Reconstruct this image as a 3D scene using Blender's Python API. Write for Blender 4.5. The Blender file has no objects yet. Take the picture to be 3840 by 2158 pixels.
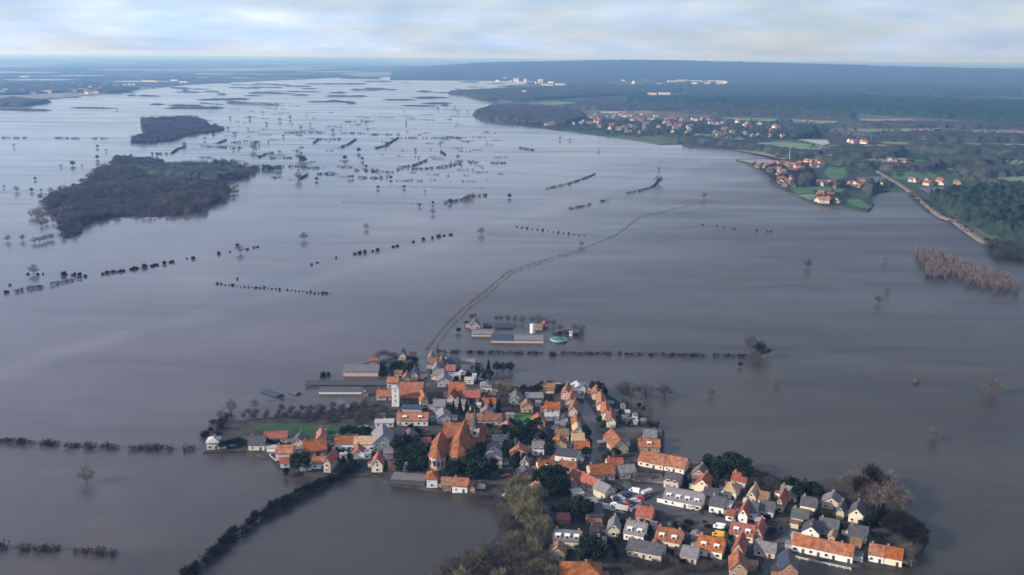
import bpy, math, random
import numpy as np
from mathutils import Vector, Matrix

# ------------------------------------------------------------------ camera, sky, sun, exposure
SC = bpy.context.scene
COL = SC.collection
W0, H0 = 3840.0, 2158.0
CAM_H = 190.0
PITCH, ROLL, HFOV = math.radians(13.35), math.radians(0.48), math.radians(55.0)
FPX = (W0 / 2) / math.tan(HFOV / 2)
cp, sp = math.cos(PITCH), math.sin(PITCH)
FWD = Vector((0, cp, -sp))
_r0, _u0 = Vector((1, 0, 0)), Vector((0, sp, cp))
RIGHT = _r0 * math.cos(ROLL) + _u0 * math.sin(ROLL)
UP = _u0 * math.cos(ROLL) - _r0 * math.sin(ROLL)
cam_data = bpy.data.cameras.new('camera')
cam = bpy.data.objects.new('camera', cam_data)
COL.objects.link(cam)
cam_data.sensor_width = 36.0
cam_data.lens = 18.0 / math.tan(HFOV / 2)
cam_data.clip_start, cam_data.clip_end = 1.0, 120000.0
cam.matrix_world = Matrix(((RIGHT.x, UP.x, -FWD.x, 0), (RIGHT.y, UP.y, -FWD.y, 0), (RIGHT.z, UP.z, -FWD.z, CAM_H), (0, 0, 0, 1)))
SC.camera = cam

SUN_DIR = Vector((-0.95, -0.30, 0)).normalized()
SUN_EL = math.radians(24)
SUN_AZ = math.atan2(SUN_DIR.x, SUN_DIR.y)
to_sun = Vector((SUN_DIR.x * math.cos(SUN_EL), SUN_DIR.y * math.cos(SUN_EL), math.sin(SUN_EL)))
sun_data = bpy.data.lights.new('sun', 'SUN')
sun_data.energy, sun_data.angle, sun_data.color = 5.0, math.radians(0.6), (1.0, 0.9, 0.77)
sun = bpy.data.objects.new('sun', sun_data)
COL.objects.link(sun)
sun.rotation_euler = to_sun.to_track_quat('Z', 'Y').to_euler()

world = bpy.data.worlds.new('World')
SC.world = world
world.use_nodes = True
nt = world.node_tree
nt.nodes.clear()
N = nt.nodes.new
L = nt.links.new
out = N('ShaderNodeOutputWorld')
bg = N('ShaderNodeBackground')
bg.inputs['Strength'].default_value = 0.085
sky = N('ShaderNodeTexSky')
sky.sky_type = 'NISHITA'
sky.sun_disc = False
sky.sun_elevation = SUN_EL
sky.sun_rotation = SUN_AZ
sky.altitude = 190
sky.air_density, sky.dust_density, sky.ozone_density = 1.0, 0.8, 2.5
tc = N('ShaderNodeTexCoord')
mp = N('ShaderNodeMapping')
mp.inputs['Scale'].default_value = (6.0, 6.0, 34.0)
n1 = N('ShaderNodeTexNoise')
n1.inputs['Scale'].default_value = 1.0
n1.inputs['Detail'].default_value = 9.0
n1.inputs['Roughness'].default_value = 0.55
n1.inputs['Distortion'].default_value = 0.3
rp = N('ShaderNodeValToRGB')
rp.color_ramp.elements[0].position, rp.color_ramp.elements[1].position = 0.40, 0.66
rp.color_ramp.elements[0].color = (0.55, 0.55, 0.55, 1)
rp.color_ramp.elements[1].color = (0.97, 0.97, 0.97, 1)
mp2 = N('ShaderNodeMapping')
mp2.inputs['Scale'].default_value = (14.0, 14.0, 62.0)
n2 = N('ShaderNodeTexNoise')
n2.inputs['Scale'].default_value = 1.0
n2.inputs['Detail'].default_value = 8.0
cr2 = N('ShaderNodeValToRGB')
cr2.color_ramp.elements[0].position, cr2.color_ramp.elements[1].position = 0.3, 0.74
cr2.color_ramp.elements[0].color = (4.6, 6.4, 9.6, 1)
cr2.color_ramp.elements[1].color = (7.7, 8.5, 9.9, 1)
mx = N('ShaderNodeMix')
mx.data_type = 'RGBA'
# the cloud veil is brighter on the sun's side, as in the photograph
dt = N('ShaderNodeVectorMath')
dt.operation = 'DOT_PRODUCT'
dt.inputs[1].default_value = tuple(SUN_DIR)
mrs = N('ShaderNodeMapRange')
mrs.inputs['From Min'].default_value, mrs.inputs['From Max'].default_value = -1.0, 0.6
mrs.inputs['To Min'].default_value, mrs.inputs['To Max'].default_value = 0.62, 1.4
mul = N('ShaderNodeVectorMath')
mul.operation = 'SCALE'
L(tc.outputs['Generated'], dt.inputs[0])
L(dt.outputs['Value'], mrs.inputs['Value'])
L(cr2.outputs['Color'], mul.inputs[0])
L(mrs.outputs['Result'], mul.inputs['Scale'])
L(tc.outputs['Generated'], mp.inputs['Vector'])
L(mp.outputs['Vector'], n1.inputs['Vector'])
L(n1.outputs['Fac'], rp.inputs['Fac'])
L(tc.outputs['Generated'], mp2.inputs['Vector'])
L(mp2.outputs['Vector'], n2.inputs['Vector'])
L(n2.outputs['Fac'], cr2.inputs['Fac'])
L(rp.outputs['Color'], mx.inputs['Factor'])
L(sky.outputs['Color'], mx.inputs['A'])
L(mul.outputs['Vector'], mx.inputs['B'])
L(mx.outputs['Result'], bg.inputs['Color'])
L(bg.outputs['Background'], out.inputs['Surface'])

SC.view_settings.view_transform = 'Standard'
SC.view_settings.look = 'None'
SC.view_settings.exposure = 0.42
SC.view_settings.gamma = 1.0
SC.view_settings.use_curve_mapping = False
SC.render.engine = 'CYCLES'
SC.cycles.use_denoising = True
SC.cycles.max_bounces = 6
SC.cycles.volume_bounces = 2

rng = np.random.default_rng(7)
random.seed(7)


def at(x, y, z=0.0):
    """ground point (height z) that the photograph shows at its pixel x, y"""
    d = FWD + RIGHT * ((x - W0 / 2) / FPX) - UP * ((y - H0 / 2) / FPX)
    t = (z - CAM_H) / min(d.z, -1e-4)
    return Vector((d.x * t, d.y * t, z))


def zf(ox, oy, s):
    return lambda p: (ox + p[0] / s, oy + p[1] / s)


Z2, Z3, Z4 = zf(0, 100, 2.011), zf(1280, 100, 2.011), zf(2560, 100, 2.011)
Z5, Z6, Z7 = zf(0, 780, 2.011), zf(2560, 780, 2.011), zf(0, 1440, 2.0125)


# ------------------------------------------------------------------ materials
def mat(name, col, rough=0.85, var=0.25, scale=0.6, col2=None, spec=0.25, bump=0.0, hue=0.0, stretch=None):
    m = bpy.data.materials.new(name)
    m.use_nodes = True
    t = m.node_tree
    b = t.nodes['Principled BSDF']
    b.inputs['Roughness'].default_value = rough
    b.inputs['Specular IOR Level'].default_value = spec
    g = t.nodes.new('ShaderNodeNewGeometry')
    vec = g.outputs['Position']
    if stretch:
        mpn = t.nodes.new('ShaderNodeMapping')
        mpn.inputs['Scale'].default_value = stretch
        t.links.new(vec, mpn.inputs['Vector'])
        vec = mpn.outputs['Vector']
    n = t.nodes.new('ShaderNodeTexNoise')
    n.inputs['Scale'].default_value = scale
    n.inputs['Detail'].default_value = 6
    n.inputs['Roughness'].default_value = 0.65
    t.links.new(vec, n.inputs['Vector'])
    r = t.nodes.new('ShaderNodeValToRGB')
    r.color_ramp.elements[0].position, r.color_ramp.elements[1].position = 0.3, 0.7
    c2 = col2 or col
    a = [max(0, c * (1 - var)) for c in col]
    e = [min(1, c * (1 + var)) for c in c2]
    r.color_ramp.elements[0].color = (*a, 1)
    r.color_ramp.elements[1].color = (*e, 1)
    t.links.new(n.outputs['Fac'], r.inputs['Fac'])
    src = r.outputs['Color']
    if hue:
        oi = t.nodes.new('ShaderNodeObjectInfo')
        hs = t.nodes.new('ShaderNodeHueSaturation')
        ma = t.nodes.new('ShaderNodeMapRange')
        ma.inputs['To Min'].default_value, ma.inputs['To Max'].default_value = 1 - hue, 1 + hue
        t.links.new(oi.outputs['Random'], ma.inputs['Value'])
        t.links.new(ma.outputs['Result'], hs.inputs['Value'])
        ms = t.nodes.new('ShaderNodeMapRange')
        ms.inputs['From Min'].default_value, ms.inputs['From Max'].default_value = 0.0, 1.0
        ms.inputs['To Min'].default_value, ms.inputs['To Max'].default_value = 1 - 0.7 * hue, 1 + 0.3 * hue
        fr = t.nodes.new('ShaderNodeMath')
        fr.operation = 'MULTIPLY'
        fr.inputs[1].default_value = 7.31
        f2 = t.nodes.new('ShaderNodeMath')
        f2.operation = 'FRACT'
        t.links.new(oi.outputs['Random'], fr.inputs[0])
        t.links.new(fr.outputs['Value'], f2.inputs[0])
        t.links.new(f2.outputs['Value'], ms.inputs['Value'])
        t.links.new(ms.outputs['Result'], hs.inputs['Saturation'])
        t.links.new(src, hs.inputs['Color'])
        src = hs.outputs['Color']
    t.links.new(src, b.inputs['Base Color'])
    if bump:
        bp = t.nodes.new('ShaderNodeBump')
        bp.inputs['Strength'].default_value = bump
        t.links.new(n.outputs['Fac'], bp.inputs['Height'])
        t.links.new(bp.outputs['Normal'], b.inputs['Normal'])
    return m


ROOF = {
    'orange': mat('roof_orange', (0.205, 0.058, 0.020), 0.85, 0.5, 0.5, (0.245, 0.08, 0.030), hue=0.22, bump=0.2),
    'church': mat('roof_church_tiles', (0.165, 0.054, 0.026), 0.85, 0.5, 0.35, (0.20, 0.072, 0.035), bump=0.2),
    'terra': mat('roof_terracotta', (0.18, 0.066, 0.038), 0.85, 0.45, 0.45, (0.215, 0.085, 0.05), hue=0.22, bump=0.2),
    'red': mat('roof_red', (0.19, 0.045, 0.035), 0.85, 0.35, 0.8, (0.24, 0.07, 0.05), hue=0.2, bump=0.2),
    'slate': mat('roof_slate', (0.045, 0.045, 0.055), 0.6, 0.35, 0.9, (0.065, 0.062, 0.07), hue=0.25, bump=0.15),
    'grey': mat('roof_grey', (0.11, 0.102, 0.108), 0.8, 0.3, 0.8, (0.14, 0.13, 0.135), hue=0.2, bump=0.15),
    'navy': mat('roof_navy', (0.028, 0.04, 0.07), 0.5, 0.3, 0.8, hue=0.15),
    'brown': mat('roof_brown', (0.15, 0.085, 0.05), 0.85, 0.35, 0.8, (0.2, 0.11, 0.06), hue=0.2, bump=0.2),
    'tan': mat('roof_tan', (0.30, 0.19, 0.11), 0.85, 0.3, 0.8, (0.36, 0.24, 0.14), hue=0.15, bump=0.2),
    'pale': mat('roof_pale', (0.33, 0.30, 0.30), 0.85, 0.2, 0.7, hue=0.1),
    'lilac': mat('roof_lilac', (0.15, 0.135, 0.15), 0.85, 0.25, 0.7, hue=0.12),
    'teal': mat('roof_teal', (0.035, 0.13, 0.115), 0.6, 0.2, 0.7),
}
WALL = {
    'white': mat('wall_white', (0.64, 0.62, 0.59), 0.85, 0.16, 0.5, hue=0.06),
    'cream': mat('wall_cream', (0.60, 0.53, 0.41), 0.85, 0.12, 0.5, hue=0.1),
    'beige': mat('wall_beige', (0.44, 0.37, 0.28), 0.88, 0.15, 0.5, hue=0.12),
    'brick': mat('wall_brick', (0.22, 0.115, 0.08), 0.9, 0.25, 1.4, (0.28, 0.15, 0.10), hue=0.15),
    'tanbrick': mat('wall_tan_brick', (0.36, 0.24, 0.15), 0.9, 0.2, 1.4, hue=0.15),
    'grey': mat('wall_grey', (0.34, 0.32, 0.33), 0.88, 0.15, 0.5, hue=0.12),
    'pink': mat('wall_pink', (0.47, 0.35, 0.31), 0.88, 0.15, 0.5, hue=0.1),
    'amber': mat('wall_amber', (0.50, 0.29, 0.11), 0.88, 0.15, 0.5),
    'dark': mat('wall_dark', (0.07, 0.065, 0.065), 0.9, 0.25, 0.6),
}
M_GLASS = mat('window_glass', (0.03, 0.035, 0.04), 0.12, 0.2, 0.5, spec=0.6)
M_FRAME = mat('window_frame_white', (0.72, 0.71, 0.68), 0.6, 0.06)
M_DOOR = mat('door_paint', (0.06, 0.05, 0.045), 0.5, 0.2, hue=0.3)
M_CHIM = mat('chimney_brick', (0.24, 0.14, 0.10), 0.9, 0.25, 2.0, hue=0.2)
M_TRIM = mat('white_trim', (0.70, 0.69, 0.66), 0.7, 0.08)
M_SOIL = mat('garden_soil', (0.018, 0.017, 0.014), 0.95, 0.5, 0.12, (0.04, 0.035, 0.032), bump=0.3)
M_ASPH = mat('asphalt', (0.048, 0.044, 0.048), 0.8, 0.25, 0.12, (0.066, 0.06, 0.062))
M_PAVE = mat('pale_paving', (0.20, 0.18, 0.18), 0.85, 0.3, 0.2)
M_LAWN = mat('lawn_green', (0.032, 0.115, 0.036), 0.95, 0.3, 0.15, (0.046, 0.125, 0.042))
M_MEADOW = mat('meadow_dark_green', (0.012, 0.042, 0.014), 0.95, 0.4, 0.08, (0.022, 0.052, 0.020))
M_PALEGR = mat('pale_track', (0.15, 0.17, 0.08), 0.95, 0.3, 0.2)
M_BARK = mat('bark', (0.055, 0.042, 0.036), 0.95, 0.3, 1.5)
M_TWIG = mat('bare_twigs', (0.048, 0.040, 0.041), 0.95, 0.35, 0.25, (0.075, 0.06, 0.058), hue=0.25, spec=0.05)
M_TWIGP = mat('pale_twigs', (0.092, 0.076, 0.064), 0.95, 0.3, 0.25, (0.125, 0.10, 0.086), hue=0.2, spec=0.05)
M_WILLOW = mat('willow_twigs', (0.115, 0.10, 0.06), 0.95, 0.3, 0.25, (0.15, 0.132, 0.08), hue=0.15, spec=0.05)
M_PINKT = mat('pinkish_twigs', (0.15, 0.115, 0.108), 0.95, 0.25, 0.25, (0.185, 0.142, 0.132), hue=0.15, spec=0.05)
M_HEDGE = mat('winter_hedge', (0.050, 0.036, 0.032), 0.95, 0.35, 0.3, (0.072, 0.052, 0.045), hue=0.25, spec=0.05)
M_HEDGED = mat('dark_hedge', (0.020, 0.018, 0.017), 0.95, 0.4, 0.3, hue=0.2, spec=0.05)
M_VERGE = mat('dry_verge', (0.13, 0.12, 0.08), 0.95, 0.3, 0.3, spec=0.05)
M_EVER = mat('evergreen_leaves', (0.008, 0.015, 0.008), 0.9, 0.4, 0.3, (0.018, 0.030, 0.014), hue=0.3, spec=0.1)
M_ISLE = mat('flooded_wood_twigs', (0.058, 0.049, 0.046), 0.95, 0.5, 0.03, (0.105, 0.088, 0.08), spec=0.05)
M_YELLOW = mat('yellow_bush', (0.13, 0.125, 0.06), 0.95, 0.2, 0.3)
M_FOREST = mat('pine_forest', (0.012, 0.020, 0.017), 0.95, 0.6, 0.08, (0.022, 0.036, 0.026), spec=0.05)
M_WOODS = mat('bare_woods', (0.018, 0.022, 0.021), 0.95, 0.7, 0.07, (0.044, 0.045, 0.040), spec=0.05)
M_WOODSD = mat('dark_woods', (0.020, 0.028, 0.024), 0.95, 0.65, 0.06, (0.04, 0.045, 0.036), spec=0.05)
CARC = [mat('car_white', (0.7, 0.7, 0.7), 0.3, 0.03, spec=0.5), mat('car_silver', (0.4, 0.41, 0.43), 0.3, 0.03, spec=0.5),
        mat('car_red', (0.3, 0.02, 0.03), 0.3, 0.03, spec=0.5), mat('car_navy', (0.02, 0.03, 0.08), 0.3, 0.03, spec=0.5),
        mat('car_black', (0.015, 0.015, 0.017), 0.3, 0.03, spec=0.5), mat('car_yellow', (0.6, 0.35, 0.03), 0.35, 0.03, spec=0.5)]
M_TYRE = mat('tyre_rubber', (0.02, 0.02, 0.02), 0.9, 0.1)


def mpn_pl(t, g):
    m_ = t.nodes.new('ShaderNodeMapping')
    m_.inputs['Scale'].default_value = (0.5, 1.4, 1)
    m_.inputs['Rotation'].default_value = (0, 0, math.radians(-32))
    t.links.new(g.outputs['Position'], m_.inputs['Vector'])
    return m_.outputs['Vector']


def water_material():
    m = bpy.data.materials.new('flood_water')
    m.use_nodes = True
    t = m.node_tree
    b = t.nodes['Principled BSDF']
    b.inputs['IOR'].default_value = 1.333
    g = t.nodes.new('ShaderNodeNewGeometry')
    # silt: large soft patches of browner and greyer water
    n = t.nodes.new('ShaderNodeTexNoise')
    n.inputs['Scale'].default_value = 0.0016
    n.inputs['Detail'].default_value = 4
    n.inputs['Distortion'].default_value = 0.8
    t.links.new(g.outputs['Position'], n.inputs['Vector'])
    r = t.nodes.new('ShaderNodeValToRGB')
    r.color_ramp.elements[0].position, r.color_ramp.elements[1].position = 0.35, 0.65
    r.color_ramp.elements[0].color = (0.069, 0.050, 0.056, 1)
    r.color_ramp.elements[1].color = (0.032, 0.027, 0.021, 1)
    # the sunken dyke parts the browner water over the fields (left) from the darker river water (right)
    da, db = at(1600, 1312), at(2630, 760)
    dv = (db - da).normalized()
    nd = t.nodes.new('ShaderNodeVectorMath')
    nd.operation = 'DOT_PRODUCT'
    nd.inputs[1].default_value = (dv.y, -dv.x, 0)
    t.links.new(g.outputs['Position'], nd.inputs[0])
    ad = t.nodes.new('ShaderNodeMath')
    ad.operation = 'MULTIPLY_ADD'
    ad.inputs[1].default_value = 420.0
    t.links.new(n.outputs['Fac'], ad.inputs[0])
    t.links.new(nd.outputs['Value'], ad.inputs[2])
    c0 = da.x * dv.y - da.y * dv.x + 210.0
    mrd = t.nodes.new('ShaderNodeMapRange')
    mrd.interpolation_type = 'SMOOTHSTEP'
    mrd.inputs['From Min'].default_value, mrd.inputs['From Max'].default_value = c0 - 330.0, c0 + 260.0
    t.links.new(ad.outputs['Value'], mrd.inputs['Value'])
    r.color_ramp.elements[0].position, r.color_ramp.elements[1].position = 0.0, 1.0
    t.links.new(mrd.outputs['Result'], r.inputs['Fac'])
    # pale silty streak where the current crosses a drowned road
    sa, sb = at(149, 1362), at(1700, 893)
    sv = (sb - sa).normalized()
    ns_ = t.nodes.new('ShaderNodeTexNoise')
    ns_.inputs['Scale'].default_value = 0.006
    ns_.inputs['Detail'].default_value = 8
    ns_.inputs['Roughness'].default_value = 0.7
    t.links.new(g.outputs['Position'], ns_.inputs['Vector'])
    sd = t.nodes.new('ShaderNodeVectorMath')
    sd.operation = 'DOT_PRODUCT'
    sd.inputs[1].default_value = (sv.y, -sv.x, 0)
    t.links.new(g.outputs['Position'], sd.inputs[0])
    sm = t.nodes.new('ShaderNodeMath')
    sm.operation = 'MULTIPLY_ADD'
    sm.inputs[1].default_value = 90.0
    t.links.new(ns_.outputs['Fac'], sm.inputs[0])
    t.links.new(sd.outputs['Value'], sm.inputs[2])
    s1 = t.nodes.new('ShaderNodeMath')
    s1.operation = 'SUBTRACT'
    s1.inputs[1].default_value = sa.x * sv.y - sa.y * sv.x + 45.0
    t.links.new(sm.outputs['Value'], s1.inputs[0])
    s2 = t.nodes.new('ShaderNodeMath')
    s2.operation = 'ABSOLUTE'
    t.links.new(s1.outputs['Value'], s2.inputs[0])
    s3 = t.nodes.new('ShaderNodeMapRange')
    s3.interpolation_type = 'SMOOTHSTEP'
    s3.inputs['From Min'].default_value, s3.inputs['From Max'].default_value = 26.0, 0.0
    s3.inputs['To Min'].default_value, s3.inputs['To Max'].default_value = 0.0, 0.3
    t.links.new(s2.outputs['Value'], s3.inputs['Value'])
    smx = t.nodes.new('ShaderNodeMix')
    smx.data_type = 'RGBA'
    smx.inputs['B'].default_value = (0.15, 0.125, 0.13, 1)
    t.links.new(s3.outputs['Result'], smx.inputs['Factor'])
    t.links.new(r.outputs['Color'], smx.inputs['A'])
    # silt plumes
    npl = t.nodes.new('ShaderNodeTexNoise')
    npl.inputs['Scale'].default_value = 0.009
    npl.inputs['Detail'].default_value = 7
    npl.inputs['Roughness'].default_value = 0.62
    npl.inputs['Distortion'].default_value = 1.6
    t.links.new(mpn_pl(t, g), npl.inputs['Vector'])
    rpl = t.nodes.new('ShaderNodeValToRGB')
    rpl.color_ramp.elements[0].position, rpl.color_ramp.elements[1].position = 0.32, 0.68
    rpl.color_ramp.elements[0].color = (0.72, 0.72, 0.72, 1)
    rpl.color_ramp.elements[1].color = (1.35, 1.32, 1.3, 1)
    t.links.new(npl.outputs['Fac'], rpl.inputs['Fac'])
    mpl = t.nodes.new('ShaderNodeMix')
    mpl.data_type = 'RGBA'
    mpl.blend_type = 'MULTIPLY'
    mpl.inputs['Factor'].default_value = 1.0
    t.links.new(smx.outputs['Result'], mpl.inputs['A'])
    t.links.new(rpl.outputs['Color'], mpl.inputs['B'])
    t.links.new(mpl.outputs['Result'], b.inputs['Base Color'])
    # wind streaks in the roughness
    mpn = t.nodes.new('ShaderNodeMapping')
    mpn.inputs['Scale'].default_value = (0.0022, 0.011, 1)
    mpn.inputs['Rotation'].default_value = (0, 0, math.radians(-28))
    t.links.new(g.outputs['Position'], mpn.inputs['Vector'])
    n2 = t.nodes.new('ShaderNodeTexNoise')
    n2.inputs['Scale'].default_value = 1.0
    n2.inputs['Detail'].default_value = 7
    n2.inputs['Roughness'].default_value = 0.6
    n2.inputs['Distortion'].default_value = 1.2
    t.links.new(mpn.outputs['Vector'], n2.inputs['Vector'])
    mr = t.nodes.new('ShaderNodeMapRange')
    mr.inputs['From Min'].default_value, mr.inputs['From Max'].default_value = 0.35, 0.7
    mr.inputs['To Min'].default_value, mr.inputs['To Max'].default_value = 0.08, 0.25
    t.links.new(n2.outputs['Fac'], mr.inputs['Value'])
    # the open river on the right is choppier than the sheltered fields
    rg = t.nodes.new('ShaderNodeMath')
    rg.operation = 'MULTIPLY_ADD'
    rg.inputs[1].default_value = 0.24
    t.links.new(mrd.outputs['Result'], rg.inputs[0])
    t.links.new(mr.outputs['Result'], rg.inputs[2])
    t.links.new(rg.outputs['Value'], b.inputs['Roughness'])
    # ripples
    n3 = t.nodes.new('ShaderNodeTexNoise')
    n3.inputs['Scale'].default_value = 0.22
    n3.inputs['Detail'].default_value = 5
    t.links.new(g.outputs['Position'], n3.inputs['Vector'])
    bp = t.nodes.new('ShaderNodeBump')
    bp.inputs['Strength'].default_value = 0.13
    bp.inputs['Distance'].default_value = 0.5
    t.links.new(n3.outputs['Fac'], bp.inputs['Height'])
    t.links.new(bp.outputs['Normal'], b.inputs['Normal'])
    return m


M_WATER = water_material()


def fields_material(name, scale, cols):
    m = bpy.data.materials.new(name)
    m.use_nodes = True
    t = m.node_tree
    b = t.nodes['Principled BSDF']
    b.inputs['Roughness'].default_value = 0.95
    b.inputs['Specular IOR Level'].default_value = 0.05
    g = t.nodes.new('ShaderNodeNewGeometry')
    mpn = t.nodes.new('ShaderNodeMapping')
    mpn.inputs['Scale'].default_value = (scale, scale * 0.55, 0)
    mpn.inputs['Rotation'].default_value = (0, 0, 0.3)
    t.links.new(g.outputs['Position'], mpn.inputs['Vector'])
    v = t.nodes.new('ShaderNodeTexVoronoi')
    v.distance = 'MANHATTAN'
    v.inputs['Scale'].default_value = 1.0
    t.links.new(mpn.outputs['Vector'], v.inputs['Vector'])
    sepc = t.nodes.new('ShaderNodeSeparateColor')
    t.links.new(v.outputs['Color'], sepc.inputs['Color'])
    r = t.nodes.new('ShaderNodeValToRGB')
    r.color_ramp.interpolation = 'CONSTANT'
    el = r.color_ramp.elements
    while len(el) < len(cols):
        el.new(0.5)
    for i, c in enumerate(cols):
        el[i].position = i / len(cols)
        el[i].color = (*c, 1)
    t.links.new(sepc.outputs['Red'], r.inputs['Fac'])
    n = t.nodes.new('ShaderNodeTexNoise')
    n.inputs['Scale'].default_value = 0.02
    n.inputs['Detail'].default_value = 8
    t.links.new(g.outputs['Position'], n.inputs['Vector'])
    mxn = t.nodes.new('ShaderNodeMix')
    mxn.data_type = 'RGBA'
    mxn.blend_type = 'MULTIPLY'
    mxn.inputs['Factor'].default_value = 0.8
    rr = t.nodes.new('ShaderNodeValToRGB')
    rr.color_ramp.elements[0].position, rr.color_ramp.elements[1].position = 0.35, 0.65
    rr.color_ramp.elements[0].color = (0.5, 0.5, 0.5, 1)
    rr.color_ramp.elements[1].color = (1.2, 1.2, 1.2, 1)
    t.links.new(n.outputs['Fac'], rr.inputs['Fac'])
    t.links.new(r.outputs['Color'], mxn.inputs['A'])
    t.links.new(rr.outputs['Color'], mxn.inputs['B'])
    t.links.new(mxn.outputs['Result'], b.inputs['Base Color'])
    return m


M_FIELDS = fields_material('fields', 0.0035, [(0.045, 0.044, 0.036), (0.04, 0.065, 0.04), (0.035, 0.04, 0.034), (0.10, 0.085, 0.07), (0.04, 0.052, 0.04), (0.075, 0.095, 0.06)])
M_PLAIN = fields_material('far_plain', 0.0012, [(0.09, 0.08, 0.07), (0.16, 0.15, 0.13), (0.06, 0.065, 0.055), (0.08, 0.10, 0.06), (0.05, 0.055, 0.05), (0.2, 0.19, 0.17)])


# ------------------------------------------------------------------ mesh helpers
def np_mesh(name, V, F, mats, fm=None, smooth=False):
    """V (n,3) vertices, F (m,3) triangles"""
    V = np.asarray(V, dtype=np.float32)
    F = np.asarray(F, dtype=np.int32)
    me = bpy.data.meshes.new(name)
    me.vertices.add(len(V))
    me.vertices.foreach_set('co', V.ravel())
    me.loops.add(F.size)
    me.loops.foreach_set('vertex_index', F.ravel())
    me.polygons.add(len(F))
    me.polygons.foreach_set('loop_start', np.arange(0, F.size, 3, dtype=np.int32))
    if fm is not None:
        me.polygons.foreach_set('material_index', np.asarray(fm, dtype=np.int32))
    if smooth:
        me.polygons.foreach_set('use_smooth', np.ones(len(F), dtype=bool))
    for mm in (mats if isinstance(mats, (list, tuple)) else [mats]):
        me.materials.append(mm)
    me.update(calc_edges=True)
    return me


class MB:
    def __init__(self):
        self.v, self.f, self.m = [], [], []

    def add(self, v, f, m=0):
        o = len(self.v)
        self.v += [tuple(p) for p in v]
        self.f += [tuple(i + o for i in q) for q in f]
        self.m += [m] * len(f)

    def box(self, x0, x1, y0, y1, z0, z1, m=0):
        self.add([(x0, y0, z0), (x1, y0, z0), (x1, y1, z0), (x0, y1, z0), (x0, y0, z1), (x1, y0, z1), (x1, y1, z1), (x0, y1, z1)],
                 [(0, 3, 2, 1), (4, 5, 6, 7), (0, 1, 5, 4), (1, 2, 6, 5), (2, 3, 7, 6), (3, 0, 4, 7)], m)

    def prism(self, prof, axis, a0, a1, m=0):
        """2D profile extruded: axis 'x' -> profile is (y,z); axis 'y' -> profile is (x,z); axis 'z' -> (x,y)"""
        n = len(prof)
        P = {'x': lambda p, a: (a, p[0], p[1]), 'y': lambda p, a: (p[0], a, p[1]), 'z': lambda p, a: (p[0], p[1], a)}[axis]
        v = [P(p, a0) for p in prof] + [P(p, a1) for p in prof]
        f = [tuple(range(n))[::-1], tuple(range(n, 2 * n))]
        f += [(i, (i + 1) % n, n + (i + 1) % n, n + i) for i in range(n)]
        self.add(v, f, m)

    def cone(self, cx, cy, z0, z1, r0, r1, n=8, m=0, ph=0.0):
        v = [(cx + r0 * math.cos(ph + 2 * math.pi * i / n), cy + r0 * math.sin(ph + 2 * math.pi * i / n), z0) for i in range(n)]
        v += [(cx + r1 * math.cos(ph + 2 * math.pi * i / n), cy + r1 * math.sin(ph + 2 * math.pi * i / n), z1) for i in range(n)]
        f = [tuple(range(n))[::-1], tuple(range(n, 2 * n))] + [(i, (i + 1) % n, n + (i + 1) % n, n + i) for i in range(n)]
        self.add(v, f, m)

    def mesh(self, name, mats):
        me = bpy.data.meshes.new(name)
        me.from_pydata(self.v, [], self.f)
        mats = mats if isinstance(mats, (list, tuple)) else [mats]
        for mm in mats:
            me.materials.append(mm)
        if len(mats) > 1:
            me.polygons.foreach_set('material_index', self.m)
        import bmesh
        b = bmesh.new()
        b.from_mesh(me)
        bmesh.ops.recalc_face_normals(b, faces=b.faces)
        b.to_mesh(me)
        b.free()
        me.update()
        return me


def link(name, data, parent=None, loc=None, rotz=0.0, scale=None):
    o = bpy.data.objects.new(name, data)
    COL.objects.link(o)
    if parent:
        o.parent = parent
    if loc is not None:
        o.location = loc
    o.rotation_euler.z = rotz
    if scale is not None:
        o.scale = scale if hasattr(scale, '__len__') else (scale,) * 3
    return o


def tag(o, label, cat=None, group=None, kind=None):
    o['label'] = label
    if cat:
        o['category'] = cat
    if group:
        o['group'] = group
    if kind:
        o['kind'] = kind
    return o


def tri_poly(pts):
    """triangulate a simple polygon of 2D points"""
    from mathutils.geometry import tessellate_polygon
    return [tuple(t) for t in tessellate_polygon([[Vector((p[0], p[1], 0)) for p in pts]])]


def sheet(name, pix, z, m, label, skirt=0.0, inset=0.0, kind='structure', cat=None):
    """a ground sheet whose outline is given by pixels of the photograph; skirt: sloping banks down to -1 m"""
    pts = [at(x, y, z) for x, y in pix]
    F = tri_poly(pts)
    V = [tuple(p) for p in pts]
    if skirt:
        c = sum(pts, Vector()) / len(pts)
        n = len(V)
        for p in pts:
            d = (p - c)
            d.z = 0
            d.normalize()
            V.append((p.x + d.x * skirt, p.y + d.y * skirt, -0.8))
        F = list(F)
        for i in range(n):
            j = (i + 1) % n
            F += [(i, j, n + j), (i, n + j, n + i)]
    mb = MB()
    mb.add(V, F)
    me = mb.mesh(name, m)
    if sum(p.normal.z for p in me.polygons) < 0:
        me.flip_normals()
    o = link(name, me)
    return tag(o, label, cat, kind=kind)

# ------------------------------------------------------------------ water, land, far plain, ridge
def grid_plane(name, xs, ys, z, m, label):
    V = [(x, y, z) for y in ys for x in xs]
    nx = len(xs)
    F = []
    for j in range(len(ys) - 1):
        for i in range(nx - 1):
            a = j * nx + i
            F += [(a, a + 1, a + nx + 1), (a, a + nx + 1, a + nx)]
    o = link(name, np_mesh(name, V, F, m))
    return tag(o, label, kind='structure')


grid_plane('water', np.linspace(-38000, 38000, 39), np.linspace(-1500, 45000, 48), 0.0, M_WATER, 'grey brown flood water covering the whole valley')

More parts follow.
